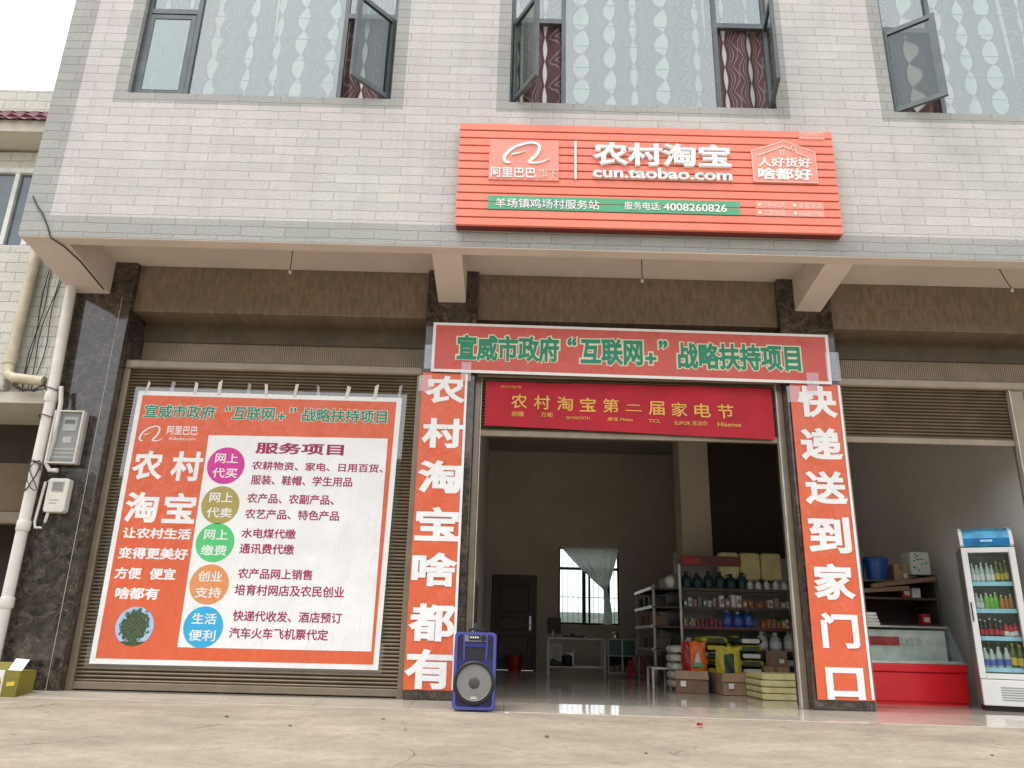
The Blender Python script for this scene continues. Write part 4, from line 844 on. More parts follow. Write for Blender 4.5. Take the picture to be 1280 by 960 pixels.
def row(n, z, xa=fx0+.085, xb=fx1-.085, y=YB): return [fturn((xa+(xb-xa)*k/(n-1), y+.014*math.sin(k*2.3), z+.001)) for k in range(n)]
r4 = row(8, FZ[3]); place(bottle('drink_bottle', 'bottle_clear', 'label_white', 'label_white', .024, .20, 'pale clear drink bottle on the top shelf of the fridge', 'bottle', 'clear bottles on the top fridge shelf'), r4[:5])
place(bottle('drink_bottle', 'bottle_beer', 'label_gold', 'label_gold', .024, .22, 'yellow labelled drink bottle on the top shelf of the fridge', 'bottle', 'yellow bottles on the top fridge shelf'), r4[5:])
r3 = row(8, FZ[2]); place(bottle('drink_bottle', 'bottle_clear', 'label_white', 'label_white', .023, .17, 'white capped clear bottle on the second fridge shelf', 'bottle', 'clear bottles on the second fridge shelf'), r3[:2])
place(bottle('drink_bottle', 'bottle_green', 'bottle_green', 'label_white', .025, .17, 'bright green drink bottle on the second fridge shelf', 'bottle', 'green drinks on the second fridge shelf'), r3[2:5])
place(bottle('drink_bottle', 'bottle_amber', 'bottle_amber', 'label_white', .024, .15, 'amber drink bottle on the second fridge shelf', 'bottle', 'amber drinks on the second fridge shelf'), r3[5:])
r2 = row(8, FZ[1]); place(bottle('drink_bottle', 'bottle_cola', 'label_red', 'label_white', .025, .18, 'dark cola bottle with a red label on the third fridge shelf', 'bottle', 'cola bottles on the third fridge shelf'), r2[:5])
place(bottle('drink_bottle', 'label_red', 'label_white', 'label_red', .026, .14, 'short red drink bottle on the third fridge shelf', 'bottle', 'red drinks on the third fridge shelf'), r2[5:])
r1 = row(6, FZ[0]); place(bottle('water_bottle', 'bottle_clear', 'label_blue', 'label_white', .032, .20, 'water bottle with a blue label on the bottom fridge shelf', 'bottle', 'water bottles on the bottom fridge shelf'), r1[:4])
place(bottle('beer_bottle', 'bottle_beer', 'label_gold', 'label_gold', .032, .245, 'olive green beer bottle on the bottom fridge shelf', 'bottle', 'beer bottles in the fridge'), r1[4:]+[fturn((x, YB+.09, FZ[0]+.001)) for x in (4.74, 4.82, 4.90, 4.98)])

# ------------------------------------------------------------------ red counter freezer
CF = thing('counter_freezer', 'bright red counter freezer with a sloping glass top', 'freezer', (4.3, 1.3, 0))
cx0, cx1 = 3.78, 4.82
b = MB(); b.box(cx0+.01, cx1-.01, 1.05, 1.6, .03, .315); b.build('body', 'freezer_red', CF, bevel=.012)
b = MB(); b.box(cx0, cx1, 1.03, 1.62, .318, .40); b.build('top_band', 'freezer_red', CF, bevel=.012)
b = MB(); b.box(cx0+.03, cx1-.03, 1.07, 1.58, 0, .03); b.build('plinth', 'freezer_red', CF)
b = MB(); b.box(cx0+.03, cx1-.03, 1.34, 1.58, .402, .74); b.box(cx0+.03, cx1-.03, 1.06, 1.34, .402, .43); b.build('liner', 'freezer_in', CF)
b = MB(); b.xprism([(1.04, .402), (1.045, .402), (1.30, .772), (1.292, .775)], cx0+.012, cx1-.012); b.build('front_glass', 'glass_case', CF)
b = MB(); b.prism([(0, 0)]*0 or rrect(cx0, cx1, .402, .418, .006), 1.03, 1.045); b.tube([(cx0, 1.295, .775), (cx1, 1.295, .775)], .009, 8); b.build('glass_trim', 'shelf_edge', CF)
for x in (cx0+.004, cx1-.010):
    b = MB(); b.xprism([(1.045, .402), (1.60, .402), (1.60, .77), (1.295, .77)], x, x+.005); b.build('side_glass', 'glass_case', CF)
b = MB(); b.box(cx0, cx1, 1.295, 1.62, .774, .786); b.build('top_glass', 'glass_case', CF)
b = MB(); b.box(cx0+.05, cx0+.50, 1.325, 1.339, .58, .67); b.build('red_panel', 'label_red', CF)
b = MB()
for k in range(4): b.box(cx0+.52+k*.06, cx0+.565+k*.06, 1.325, 1.339, .58+.01*(k % 2), .66)
b.box(cx0+.80, cx0+.99, 1.325, 1.339, .6, .65); b.build('price_cards', 'label_white', CF)

# rack behind the freezer and what stands on it
RK = thing('goods_rack', 'dark wooden rack with a grey end panel behind the red counter freezer', 'rack', (4.6, 2.2, 0))
b = MB(); b.box(5.08, 5.12, 1.95, 2.45, 0, 1.40); b.build('end_panel', 'rack_grey', RK); b = MB(); b.box(4.0, 4.04, 1.95, 2.45, 0, 1.30); b.build('end_panel', 'rack_grey', RK)
for z in (.5, .80, 1.10, 1.30): b = MB(); b.box(4.041, 5.079, 1.95, 2.45, z, z+.025); b.build('shelf', 'wood', RK)
b = MB(); b.box(4.041, 5.079, 2.451, 2.47, 0, 1.3); b.build('back_panel', 'dark_wall', RK)
def bucket(loc, s, label):
    t = thing('bucket', label, 'bucket', loc, 'blue buckets on the rack'); b = MB(); b.lathe([(.11*s, 0), (.13*s, .22*s), (.14*s, .225*s), (.14*s, .245*s), (.125*s, .245*s), (.10*s, .02)], loc, seg=24); b.build('pail', 'bucket_blue', t, smooth=40)
    b = MB(); b.lathe([(.135*s, .246*s), (.125*s, .262*s), (.03, .27*s)], loc, seg=24); b.build('lid', 'bucket_blue', t, smooth=40); return t
bucket((4.50, 2.15, 1.326), 1.05, 'blue lidded bucket standing on top of the dark rack'); bucket((4.22, 2.12, 1.326), .85, 'lower blue bucket next to the orange banner strip')
def carton(loc, w_, d, h, label, mt='cardboard', rz=0, name='carton', cat='box', flaps=False, group=None):
    t = thing(name, label, cat, loc, group); x, y, z = loc
    b = MB(); b.box(x-w_/2, x+w_/2, y-d/2, y+d/2, z, z+h); b.build('box_body', mt, t, bevel=.006)
    b = MB(); b.box(x-.025, x+.025, y-d/2-.0015, y-d/2-.0005, z+h*.62, z+h); b.box(x-w_/2, x+w_/2, y-.03, y+.03, z+h+.0005, z+h+.0015); b.build('packing_tape', 'cardboard_dark', t)
    b = MB(); b.box(x+w_*.12, x+w_*.34, y-d/2-.0015, y-d/2-.0005, z+h*.2, z+h*.45); b.build('label_patch', 'label_white', t)
    t.rotation_euler = (0, 0, rz); return t
carton((4.78, 2.2, 1.326), .18, .2, .20, 'brown carton standing on top of the rack', 'cardboard')
t = thing('printed_box', 'pale box with green and dark print on the right end of the rack', 'box', (5.0, 2.15, 1.401)); b = MB(); b.box(4.88, 5.11, 2.05, 2.3, 1.401, 1.67); b.build('box_body', 'paper', t, bevel=.004)
b = MB()
rnd = random.Random(8)
for k in range(12):
    x, z = rnd.uniform(4.9, 5.07), rnd.uniform(1.42, 1.64); b.box(x, x+rnd.uniform(.015, .04), 2.0475-.0002*k, 2.0490, z, z+rnd.uniform(.008, .022))
b.build('print_marks', 'green_ink', t)
for k, (x0, x1, y0, z0, dz, lb) in enumerate(((4.10, 4.74, 1.88, 1.155, .05, 'flattened brown cardboard sheet lying across the upper rack shelf'), (4.30, 5.06, 1.86, 1.22, .10, 'tilted brown board leaning over the rack front'))):
    b = MB(); b.prism([(x0, z0), (x1, z0+dz), (x1, z0+dz+.05), (x0, z0+.05)], y0, y0+.06); tag(b.build('cardboard_sheet', 'cardboard_dark', bevel=.004), lb, 'cardboard')
for k, (x, z, c_, lb) in enumerate(((4.72, 1.126, 'label_red', 'red and white packet on the upper right of the rack'), (4.84, 1.126, 'label_white', 'white packet beside the red one on the rack'), (4.92, .826, 'label_red', 'red packet on the lower right of the rack'))):
    b = MB(); b.box(x, x+.10, 2.02, 2.12, z, z+.12); o = b.build('packet', c_, bevel=.012); tag(o, lb, 'packet'); b = MB(); b.box(x+.02, x+.08, 2.0145, 2.0195, z+.03, z+.08); b.build('print', 'label_white', o)
t = thing('folded_bags', 'stack of folded white plastic bags on the freezer beside the orange strip', 'bags', (3.96, 1.46, .787))
for k in range(4): b = MB(); b.prism(rrect(3.85, 4.10-.01*k, .788+k*.034, .818+k*.034, .014), 1.34, 1.56); b.build('bag', 'label_white', t)

# ------------------------------------------------------------------ shop interior
SHX0, SHX1, SHY = 2.42, 4.25, 3.6
GS = thing('goods_shelf', 'long metal goods shelf stocked with groceries facing the doorway', 'shelf', (3.3, 3.8, 0))
for x in (SHX0, SHX0+.92, SHX1): b = MB(); b.box(x-.018, x+.018, SHY+.32, SHY+.36, 0, 1.80); b.build('upright', 'shelf_metal', GS)
b = MB(); b.box(SHX0-.03, SHX0-.002, SHY-.005, SHY+.03, 0, 1.60); b.build('post', 'shelf_edge', GS)
b = MB(); b.box(SHX0, SHX1, SHY+.361, SHY+.37, .08, 1.75); b.build('back_panel', 'shelf_metal', GS)
SZ = [.12, .47, .77, 1.03, 1.28]
for k, z in enumerate(SZ):
    b = MB(); b.box(SHX0, SHX1, SHY, SHY+.318, z-.02, z); s_ = b.build('shelf_board', 'shelf_metal', GS); b = MB(); b.box(SHX0, SHX1, SHY-.012, SHY-.0005, z-.03, z+.008); b.build('edge_strip', 'shelf_red' if k == 2 else 'shelf_edge' if k == 0 else 'wood', s_)
b = MB(); b.box(2.46, 3.30, SHY+.10, SHY+.12, 1.60, 1.735); h_ = b.build('header_board', 'shelf_red', GS); b = MB(); b.box(2.47, 2.72, SHY+.095, SHY+.0995, 1.62, 1.72); b.build('red_field', 'label_red', h_)
for k in range(3):
    b = MB(); x = 3.0+k*.30
    b.prism(rrect(x, x+.29, 1.42, 1.80, .05), SHY+.13, SHY+.30); o = b.build('yellow_sack', 'yellow_sack', bevel=.03, bseg=3); tag(o, 'pale yellow sack standing on the top shelf', 'sack', 'yellow sacks on the top shelf')
pr_ = None
def jug(body, lab, cap, label, group, s=1.0):
    t = thing('oil_jug', label, 'jug', (0, 0, -50), group); o = Vector((0, 0, -50)); b = MB(); b.lathe([(.06*s, 0), (.068*s, .015), (.068*s, .13*s), (.05*s, .17*s), (.022*s, .19*s), (.022*s, .205*s)], o, seg=14); b.build('jug_body', body, t, smooth=40)
    b = MB(); b.lathe([(.0695*s, .04*s), (.0695*s, .11*s)], o, seg=14); b.build('label', lab, t, smooth=40); b = MB(); b.lathe([(.026*s, .2*s), (.026*s, .23*s)], o, seg=10); b.build('cap', cap, t)
    b = MB(); b.tube([o+Vector((.05*s, 0, .15*s)), o+Vector((.075*s, 0, .2*s)), o+Vector((.02*s, 0, .215*s))], .008*s, 6); b.build('grip', body, t); return t
place(jug('oil_teal', 'oil_teal', 'black', 'dark teal oil jug under the header of the goods shelf', 'dark jugs on the goods shelf'), [(2.52+k*.155, SHY+.1, 1.281) for k in range(6)])
place(jug('bottle_blue', 'label_blue', 'label_white', 'blue jug in the middle of the goods shelf', 'blue jugs on the goods shelf'), [(3.06+k*.15, SHY+.1, .771) for k in range(3)])
place(jug('bottle_clear', 'label_white', 'label_white', 'clear oil jug low on the right of the goods shelf', 'clear jugs on the goods shelf', 1.15), [(3.52+k*.19, SHY+.1, .471) for k in range(4)])
place(jug('label_white', 'paper', 'shelf_metal', 'small pale jug on the upper right of the goods shelf', 'pale jugs on the goods shelf', .6), [(3.40+k*.12, SHY+.08, 1.281) for k in range(5)])
rnd = random.Random(21)
def goods(n, x0, x1, z, cols, hmax, label, group, name='packet', cat='packet'):
    for k in range(n):
        w_ = (x1-x0)/n; x = x0+w_*k; h = hmax*rnd.uniform(.6, 1); c_ = cols[k % len(cols)]
        b = MB(); b.box(x+.006, x+w_-.006, SHY+.05, SHY+.05+rnd.uniform(.1, .18), z+.001, z+h); o = b.build(name, c_, bevel=.008, bseg=1)
        tag(o, label, cat, group); b = MB(); b.box(x+w_*.25, x+w_*.75, SHY+.0455, SHY+.0495, z+h*.3, z+h*.7); b.build('print', cols[(k+1) % len(cols)], o)
goods(7, 2.45, 2.92, 1.03, ['case_green', 'paper', 'shelf_metal', 'cardboard'], .15, 'small packet on the second shelf down at its left end', 'small packets left on the second shelf')
goods(5, 2.95, 3.35, 1.03, ['label_white', 'cardboard', 'paper'], .18, 'pale box in the middle of the second shelf down', 'pale boxes on the second shelf')
goods(6, 3.62, 4.15, 1.03, ['paper', 'cardboard', 'shelf_metal'], .15, 'small box at the right of the second shelf down', 'small boxes right on the second shelf')
goods(6, 2.62, 2.98, .77, ['maroon_ink', 'cardboard_dark', 'shelf_red'], .12, 'dark red packet left of the blue jugs', 'dark red packets on the goods shelf')
goods(4, 3.52, 3.8, .77, ['cardboard', 'bag_orange', 'cardboard'], .13, 'brown packet right of the blue jugs', 'brown packets on the goods shelf')
rnd = random.Random(77)
goods(8, 3.36, 3.62, 1.03, ['bag_orange', 'label_gold', 'case_green', 'label_red'], .13, 'narrow coloured packet between the pale boxes and the small boxes', 'coloured packets on the second shelf')
goods(5, 2.45, 2.62, .77, ['paper', 'label_gold', 'case_green'], .14, 'small mixed packet at the left end of the third shelf down', 'mixed packets left on the third shelf')
goods(7, 3.80, 4.18, .77, ['label_gold', 'label_white', 'maroon_ink', 'rice_green'], .16, 'mixed packet at the right end of the third shelf down', 'mixed packets right on the third shelf')
goods(6, 2.46, 2.98, .47, ['rice_white', 'label_red', 'rice_yellow', 'cardboard'], .19, 'packet low at the left end of the goods shelf behind the rice', 'packets low on the left of the goods shelf')
goods(6, 3.1, 3.68, .12, ['cardboard', 'rice_yellow', 'paper'], .22, 'packet on the bottom shelf behind the rice bags', 'packets on the bottom shelf')
goods(5, 3.0, 3.5, .47, ['rice_green', 'rice_yellow', 'case_green'], .2, 'green packet low on the goods shelf', 'green packets on the goods shelf')
goods(4, 3.7, 4.2, .12, ['rice_green', 'rice_white'], .25, 'dark green bag on the bottom shelf', 'green bags on the bottom shelf')
# side shelf running into the shop, seen from its end
SS = thing('side_shelf', 'shelf running deep into the shop with bright tilted shelf edges', 'shelf', (2.2, 4.6, 0))
for z in (.47, .77, 1.03, 1.28):
    b = MB(); b.xprism([(3.66, z-.02), (5.1, z-.02), (5.1, z), (3.66, z)], 2.02, 2.40); s_ = b.build('shelf_board', 'wood', SS); b = MB(); b.xprism([(3.66, z-.028), (5.1, z-.028), (5.1, z+.012), (3.66, z+.012)], 2.005, 2.019); b.build('edge_strip', 'shelf_edge', s_)
b = MB(); b.box(2.401, 2.415, 3.66, 5.1, 0, 1.5); b.build('back_panel', 'wood', SS)
for y in (3.68, 5.08): b = MB(); b.box(2.03, 2.06, y-.015, y+.015, 0, 1.32); b.build('upright', 'shelf_metal', SS)
for k in range(9):
    y = 3.8+k*.14; b = MB(); z = (.471, .771, 1.031)[k % 3]; b.box(2.06, 2.3, y, y+.12, z, z+.16); o = b.build('packet', ('wood', 'cardboard_dark', 'rack_grey')[k % 3], bevel=.01, bseg=1); tag(o, 'dark packet on the shelf running into the shop', 'packet', 'packets on the side shelf')
t = thing('white_pot', 'white pot on the end of the shelf running into the shop', 'pot', (2.3, 3.75, 1.281)); b = MB(); b.lathe([(.05, 0), (.075, .06), (.08, .13), (.07, .14)], (2.3, 3.75, 1.281), seg=16); b.build('bowl', 'label_white', t, smooth=40); b = MB(); b.lathe([(.07, .141), (.05, .16), (.012, .168), (.014, .185)], (2.3, 3.75, 1.281), seg=16); b.build('lid', 'label_white', t, smooth=40)
# sacks of rice
def sack(cx, cy, z, w_, d, h, mts, label, group, name='rice_bag', upright=False):
    t = thing(name, label, 'bag', (cx, cy, z), group); b = MB()
    def blob(ax, ay, az, px=2.6):
        vs = []; nu, nv = 16, 10
        for j in range(nv+1):
            ph = -math.pi/2+math.pi*j/nv
            for i in range(nu):
                th = 2*math.pi*i/nu; sg = lambda v, p: math.copysign(abs(v)**p, v)
                vs.append((cx+ax*sg(math.cos(ph), .55)*sg(math.cos(th), .45), cy+ay*sg(math.cos(ph), .55)*sg(math.sin(th), .45), z+az+az*sg(math.sin(ph), .8)+.006*math.sin(i*2.1+j)))
        return vs, [(j*nu+i, j*nu+(i+1) % nu, (j+1)*nu+(i+1) % nu, (j+1)*nu+i) for j in range(nv) for i in range(nu)]
    vs, fs = blob(w_/2, d/2, h/2); b.add(vs, fs); b.build('bag_body', mts[0], t, smooth=60)
    b = MB(); b.prism(rrect(cx-w_*.30, cx+w_*.30, z+h*.22, z+h*.78, min(.03, h*.15)), cy-d/2-.004, cy-d/2+.05); b.build('printed_panel', mts[1], t, bevel=.004)
    return t
yb = 2.75
for i in range(5): sack(2.16, yb+.1, .02+i*.10, .22, .4, .10, ('rice_white', 'paper'), 'white sack end in the stack behind the orange bag', 'white sacks stacked by the orange bag')
def upright_bag(x0, x1, y0, z0, z1, mts, label, name, bands):
    t = thing(name, label, 'bag', ((x0+x1)/2, y0, z0)); rn = random.Random(int(x0*100)); n = 10
    def side(y, sg):
        def fn(u, v):
            edge = min(1, 6*min(u, 1-u))*min(1, 5*min(v, 1-v)+.15)
            return (x0+(x1-x0)*u+.006*math.sin(v*9+u*4)*(1-edge), y+sg*(.05*edge+.008*math.sin(u*17+v*11)), z0+(z1-z0)*v+.008*math.sin(u*13)*v)
        return fn
    for (u0, u1, v0, v1, mi) in bands:
        b = MB(); f = side(y0, -1); b.grid(8, 14, lambda u, v: f(u0+(u1-u0)*u, v0+(v1-v0)*v)); b.build('printed_panel' if mi else 'bag_front', mts[mi], t, smooth=70)
    b = MB(); f2 = side(y0, 1); b.grid(10, 14, f2); b.build('bag_back', mts[0], t, smooth=70); return t
o = upright_bag(2.15, 2.45, yb-.25, .15, .57, ('bag_orange', 'bag_red'), 'bright orange bag with a red left side propped in a carton', 'snack_bag', [(0, .34, 0, 1, 1), (.34, 1, 0, 1, 0)])
b = MB(); b.prism([(2.26, .28), (2.40, .28), (2.33, .38)], yb-.325, yb-.307); b.build('green_mark', 'green', o)
b = MB(); b.prism([(2.29, .33), (2.37, .33), (2.345, .45), (2.31, .43)], yb-.3285, yb-.3255); b.build('white_mark', 'rice_white', o)
for i in range(7): sack(2.62, yb+.15, .02+i*.088, .36, .5, .09, (('rice_yellow', 'rice_green'), ('rice_white', 'rice_green'), ('rice_green', 'rice_yellow'))[i % 3], 'yellow and green rice bag in the left stack', 'rice bags in the left stack')
for i in range(7): sack(3.04, yb+.10, .02+i*.088, .36, .5, .09, (('rice_green', 'rice_white'), ('rice_yellow', 'rice_green'))[i % 2], 'green and yellow rice bag in the right stack', 'rice bags in the right stack')
upright_bag(2.56, 2.86, yb-.28, .15, .52, ('rice_yellow', 'rice_green'), 'yellow rice bag with a dark green panel standing upright in a carton', 'rice_bag', [(0, .3, 0, 1, 0), (.3, .7, 0, .78, 1), (.3, .7, .78, 1, 0), (.7, 1, 0, 1, 0)])
def open_carton(x0, x1, y0, y1, h, label, mt, rz):
    cx, cy = (x0+x1)/2, (y0+y1)/2; t = thing('open_carton', label, 'box', (cx, cy, 0)); b = MB(); q = .008
    b.box(x0, x1, y0, y0+q, .004, h); b.box(x0, x1, y1-q, y1, .004, h); b.box(x0, x0+q, y0+q, y1-q, .004, h); b.box(x1-q, x1, y0+q, y1-q, .004, h); b.box(x0+q, x1-q, y0+q, y1-q, .004, .02); b.build('box_body', mt, t)
    b = MB(); b.add([(x0, y0-.001, h), (x1, y0-.001, h), (x1+.01, y0-.02, h-.09), (x0-.01, y0-.02, h-.09)], [(0, 1, 2, 3)]); b.build('flap', 'cardboard', t)
    b = MB(); b.box(x0+.06, x0+.12, y0-.026, y0-.022, h*.3, h*.55); b.build('label_patch', 'label_white', t); t.rotation_euler = (0, 0, rz); return t
open_carton(2.05, 2.42, 2.05, 2.62, .245, 'darker open carton angled under the orange bag', 'cardboard_dark', -.25)
open_carton(2.46, 3.02, 1.85, 2.50, .235, 'open cardboard carton in front of the rice bags', 'cardboard', .02)
for i in range(4):
    def mf(u, v, i=i):
        x = 2.60+.62*u+.01*math.sin(i*2); return (x, 1.2+.012*math.sin(v*3+i), 0)
    b = MB(); z = .003+i*.066; b.prism(rrect(2.70+.015*math.sin(i*3.), 3.30+.012*math.cos(i*2.), z, z+.060, .028), 1.18+.015*(i % 2), 1.75); o = b.build('folded_mat', 'yellow_sack', bevel=.008); tag(o, 'folded pale yellow mat in the pile by the doorway post', 'mat', 'folded yellow mats in a pile')
for k, (x, y, z, w_, d, h, lb) in enumerate(((3.35, 2.9, .004, .36, .34, .30, 'brown carton on the floor right of the rice bag stacks'), (3.42, 2.88, .306, .26, .26, .18, 'smaller carton stacked on the brown carton by the rice bags'), (2.28, 5.6, .004, .3, .4, .35, 'carton on the floor beyond the shelf running into the shop'))):
    carton((x, y, z), w_, d, h, lb, ('cardboard', 'cardboard_dark', 'cardboard')[k], (.1, -.2, .05)[k])
# tables and cases at the back
TB = thing('work_table', 'white framed table under the back window', 'table', (1.19, 6.4, 0))
b = MB(); b.box(.70, 1.68, 6.2, 6.7, .57, .60); b.build('tabletop', 'table_white', TB)
for x, y in ((.72, 6.22), (1.66, 6.22), (.72, 6.68), (1.66, 6.68)): b = MB(); b.box(x-.015, x+.015, y-.015, y+.015, 0, .57); b.build('leg', 'table_white', TB)
b = MB(); b.box(.73, 1.65, 6.22, 6.68, .12, .14); b.build('lower_shelf', 'table_white', TB)
b = MB(); b.box(1.12, 1.15, 6.21, 6.24, .14, .42); b.build('divider', 'table_white', TB)
t = thing('monitor', 'dark monitor standing on the left end of the white table', 'monitor', (.83, 6.4, .601)); b = MB(); b.box(.71, .94, 6.38, 6.42, .66, .92); b.build('screen_case', 'black', t, bevel=.006); b = MB(); b.box(.79, .86, 6.36, 6.46, .601, .612); b.box(.815, .835, 6.40, 6.42, .612, .66); b.build('stand', 'black', t)
t = thing('small_bottle', 'small pale bottle in front of the monitor', 'bottle', (.80, 6.28, .601)); b = MB(); b.lathe([(.025, 0), (.025, .06), (.01, .09), (.01, .11)], (.80, 6.28, .601), seg=10); b.build('bottle_body', 'label_white', t); b = MB(); b.lathe([(.013, .11), (.013, .125)], (.80, 6.28, .601), seg=8); b.build('cap', 'steel', t)
t = thing('tray', 'dark tray with a bright dish on the white table', 'tray', (1.15, 6.4, .601)); b = MB(); b.prism([(1.0, .601), (1.32, .601), (1.34, .635), (.98, .635)], 6.3, 6.5); b.build('tray_body', 'black', t); b = MB(); b.lathe([(.03, 0), (.06, .02), (.055, .025)], (1.14, 6.38, .636), seg=14); b.build('dish', 'steel', t)
t = thing('pot', 'dark cooking pot on the lower shelf of the white table', 'pot', (1.06, 6.4, .141)); b = MB(); b.lathe([(.08, 0), (.10, .04), (.10, .16), (.09, .17)], (1.06, 6.4, .141), seg=18); b.build('pot_body', 'black', t, smooth=40); b = MB(); b.lathe([(.095, .171), (.06, .2), (.015, .205), (.02, .225)], (1.06, 6.4, .141), seg=18); b.build('lid', 'steel', t, smooth=40)
b = MB(); b.prism([(.76, .141), (.98, .141), (.99, .18), (.86, .24), (.78, .26)], 6.26, 6.46); tag(b.build('black_bag', 'black', bevel=.02), 'slumped black bag on the lower shelf of the white table', 'bag')
t = thing('carton', 'pale carton standing on the lower table shelf behind the black bag', 'box', (.9, 6.56, .141)); b = MB(); b.box(.76, .96, 6.48, 6.64, .141, .55); b.build('box_body', 'paper', t); b = MB(); b.box(.80, .92, 6.4755, 6.4795, .25, .45); b.build('print', 'shelf_metal', t)
CS = thing('display_case', 'small pale framed case with teal panes right of the white table', 'case', (1.96, 6.3, 0))
b = MB()
for x in (1.72, 1.955, 2.19): b.box(x-.012, x+.012, 6.2, 6.224, .05, .58)
b.box(1.708, 2.202, 6.2, 6.6, .582, .60); b.box(1.708, 2.202, 6.2, 6.6, .32, .335); b.box(1.708, 2.202, 6.2, 6.6, .05, .07); b.build('frame', 'table_white', CS)
b = MB(); b.box(1.735, 1.94, 6.208, 6.214, .336, .58); b.box(1.97, 2.175, 6.208, 6.214, .336, .58); b.build('pane', 'case_green', CS)
b = MB(); b.box(1.735, 2.175, 6.55, 6.59, .071, .319); b.build('back_panel', 'dark_wall', CS)
for k in range(5): b = MB(); x = 1.75+k*.085; b.box(x, x+.07, 6.26, 6.36, .071, .16+.02*(k % 3)); tag(b.build('packet', 'cardboard', bevel=.01, bseg=1), 'brown packet in the lower tier of the small display case', 'packet', 'packets in the display case')
t = thing('kettle', 'pale kettle on top of the small display case', 'kettle', (1.86, 6.35, .601)); b = MB(); b.lathe([(.06, 0), (.065, .06), (.04, .1), (.012, .11)], (1.86, 6.35, .601), seg=14); b.build('kettle_body', 'steel', t, smooth=40); b = MB(); b.tube([(1.80, 6.35, .67), (1.82, 6.35, .73), (1.90, 6.35, .73), (1.92, 6.35, .67)], .006, 6); b.build('handle', 'black', t)
def stool(loc, label, s=1.0):
    x, y, z = loc; t = thing('plastic_stool', label, 'stool', loc); b = MB(); b.prism(rrect(x-.12*s, x+.12*s, .25*s, .275*s, .01), y-.12*s, y+.12*s); b.build('seat', 'red_plastic', t)
    for sx_ in (-1, 1):
        for sy_ in (-1, 1): b = MB(); b.tube([(x+sx_*.10*s, y+sy_*.10*s, .25*s), (x+sx_*.125*s, y+sy_*.125*s, 0)], .018*s, 6); b.build('leg', 'red_plastic', t)
    b = MB(); b.tube([(x-.11*s, y-.11*s, .1*s), (x+.11*s, y-.11*s, .1*s)], .01*s, 6); b.build('stretcher', 'red_plastic', t); return t
stool((2.08, 5.5, 0), 'low crimson plastic stool by the display case')
t = thing('red_bucket', 'dark red bucket standing before the back door', 'bucket', (.18, 7.6, 0)); b = MB(); b.lathe([(.12, 0), (.15, .26), (.16, .265), (.16, .285), (.14, .285)], (.18, 7.6, 0), seg=20); b.build('pail', 'bag_red', t, smooth=40); b = MB(); b.tube([(.03, 7.6, .28), (.10, 7.6, .40), (.26, 7.6, .40), (.33, 7.6, .28)], .006, 6); b.build('handle', 'steel', t)
# little steel stool foot by the cartons
t = thing('bench', 'small pale bench beside the cartons', 'bench', (1.98, 3.0, 0)); b = MB(); b.box(1.86, 2.10, 2.9, 3.3, .23, .25); b.build('seat', 'table_white', t)
for x, y in ((1.87, 2.91), (2.09, 2.91), (1.87, 3.29), (2.09, 3.29)): b = MB(); b.box(x-.012, x+.012, y-.012, y+.012, 0, .23); b.build('leg', 'table_white', t)
# tied curtain over the back window
def tc(u, v):
    # v from the rail (0) down; gathered at the knot, then a tail
    xl0, xr0, xk, zk = 1.06, 2.16, 1.895, 1.50
    if v < .62:
        s = v/.62; e = s**1.25; xa = xl0+(xk-.035-xl0)*s**1.15; xb_ = xr0+(xk+.035-xr0)*s**1.3; z = 2.285+(zk-2.285)*s-(1-u)*0*.1
    else:
        s = (v-.62)/.38; xa = xk-.035-.04*s+.03*math.sin(s*3); xb_ = xk+.035+.085*math.sin(min(1, s*1.4)*1.57); z = zk+(.86-zk)*s
    x = xa+(xb_-xa)*u; return (x, 7.94+.018*math.sin(u*38)*(1-.3*v)+.01*math.sin(u*13+v*5), z)
b = MB(); b.grid(70, 40, tc); cu = b.build('tied_curtain', 'lace', smooth=60); tag(cu, 'pale curtain knotted in the middle over the back window', 'curtain')
t = thing('notice_board', 'brown printed notice hanging inside on the left wall of the doorway', 'notice', (-.41, 2.6, 1.0)); b = MB(); b.box(-.418, -.40, 1.6, 3.9, .75, 1.25); b.build('board', 'board_brown', t)
b = MB()
for k in range(5):
    for j in range(6): b.box(-.3995, -.396, 1.7+.36*j, 1.95+.36*j, .80+k*.085, .85+k*.085)
b.build('printed_squares', 'cardboard_dark', t)
b = MB(); b.tube([(-.40, .6, 1.65), (-.385, .9, 1.4), (-.37, 1.2, 1.15), (-.365, 1.25, .95)], .008, 6); tag(b.build('cord', 'label_white', smooth=50), 'thin white cord hanging inside the left edge of the doorway', 'cord')

# ------------------------------------------------------------------ beer carton and litter
t = thing('beer_carton', 'opened yellow and olive beer carton at the foot of the left column', 'box', (-4.2, -.55, 0))
b = MB(); b.box(-4.55, -4.12, -.65, -.35, .001, .255); b.build('front_panel', 'label_white', t, bevel=.004)
b = MB(); b.prism([(-4.117, .001), (-3.97, .001), (-3.96, .25), (-4.117, .255)], -.645, -.35); b.build('side_panel', 'beer_olive', t)
b = MB(); b.lathe([(.105, 0), (.105, .003)], (-4.24, -.654, .13), 'y', 24); b.build('round_print', 'beer_yellow', t)
b = MB(); b.prism([(-4.52, .03), (-4.36, .03), (-4.36, .225), (-4.52, .225)], -.6535, -.6508); b.build('picture_print', 'beer_yellow', t)
b = MB(); b.prism([(-4.36, .07), (-4.14, .11), (-4.14, .155), (-4.36, .115)], -.6575, -.6545); b.build('print_band', 'label_blue', t)
b = MB(); b.add([(-4.11, -.62, .256), (-3.965, -.62, .251), (-3.94, -.56, .36), (-4.085, -.56, .37)], [(0, 1, 2, 3)]); b.build('flap', 'label_white', t)
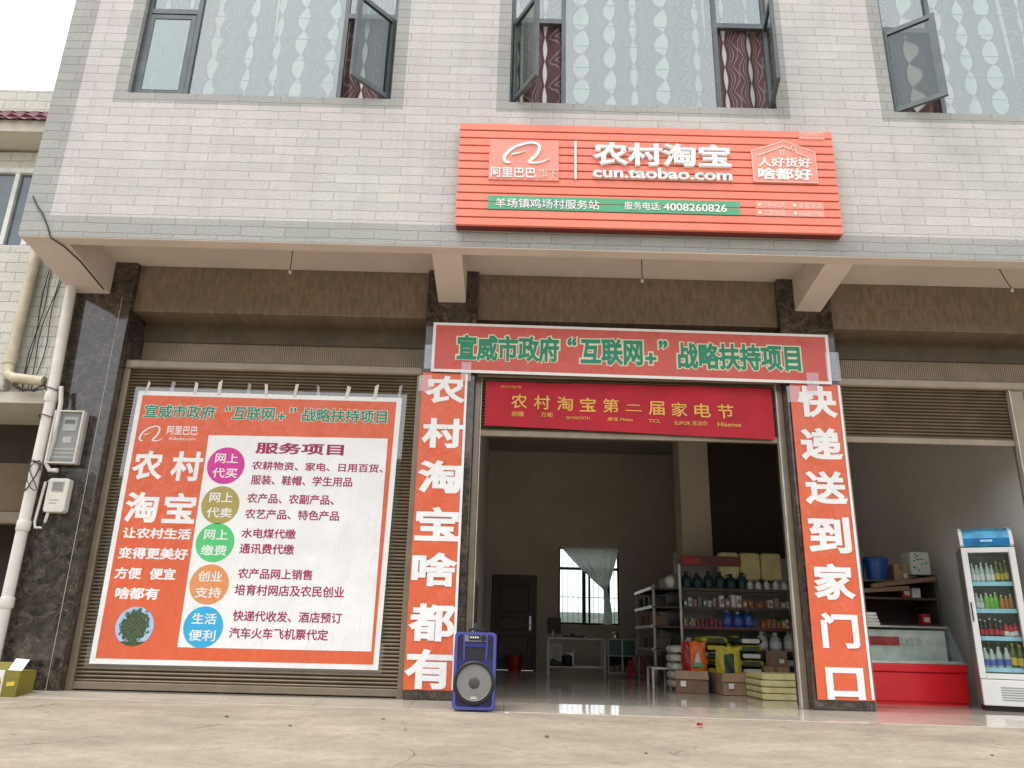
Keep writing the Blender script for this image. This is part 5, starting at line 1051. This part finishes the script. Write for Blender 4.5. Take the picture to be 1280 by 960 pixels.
b = MB(); b.add([(-4.55, -.64, .256), (-4.12, -.64, .256), (-4.10, -.52, .33), (-4.53, -.52, .33)], [(0, 1, 2, 3)]); b.build('flap', 'beer_olive', t)
b = MB(); b.prism([(-4.08, .10), (-4.0, .11), (-4.0, .15), (-4.08, .14)], -.6485, -.6455); b.build('label_mark', 'beer_yellow', t); t.location = (-4.37, -.30, -.033); t.scale = (.84, .84, .84)
def pebble(name, x, y, s, mt, label, cat='stone', group=None):
    b = MB(); rn = random.Random(int(x*1000)); nu, nv = 9, 6; vs = []
    for j in range(nv+1):
        ph = -math.pi/2+math.pi*j/nv
        for i in range(nu):
            th = 2*math.pi*i/nu; r = s*(1+rn.uniform(-.22, .22)); vs.append((x+r*math.cos(ph)*math.cos(th)*1.3, y+r*math.cos(ph)*math.sin(th), gz(y)+s*.45+r*.6*math.sin(ph)))
    b.add(vs, [(j*nu+i, j*nu+(i+1) % nu, (j+1)*nu+(i+1) % nu, (j+1)*nu+i) for j in range(nv) for i in range(nu)]); return tag(b.build(name, mt, smooth=70), label, cat, group)
b = MB(); xw, yw = 1.47, -1.25; zw = gz(yw)+.004
for k in range(7):
    a = k*.9; b.add([(xw+.02*math.cos(a), yw+.02*math.sin(a), zw+.004*k), (xw+.03*math.cos(a+.8), yw+.02*math.sin(a+.8), zw+.014), (xw+.02*math.cos(a+1.6), yw+.02*math.sin(a+1.6), zw+.03), (xw, yw, zw+.03)], [(0, 1, 2, 3)])
tag(b.build('wrapper', 'label_red'), 'crumpled red and white wrapper on the concrete before the doorway', 'wrapper')
pebble('pebble', .03, -.80, .018, 'stone_pale', 'pale pebble lying just right of the blue speaker')
for x, y, s in ((-.37, -3.05, .010), (.30, -1.75, .012), (.38, -2.9, .016), (1.3, -3.3, .010), (-1.5, -1.6, .012), (-2.05, -1.3, .011), (2.3, -2.6, .012), (.9, -2.2, .009), (-.9, -1.25, .012), (3.2, -2.0, .010)): pebble('pebble', x, y, s, 'stone', 'tiny dark pebble on the beige concrete', 'stone', 'dark pebbles on the concrete')
pebble('pebble', .12, -3.1, .016, 'stone_pale', 'whitish pebble in the middle of the concrete')
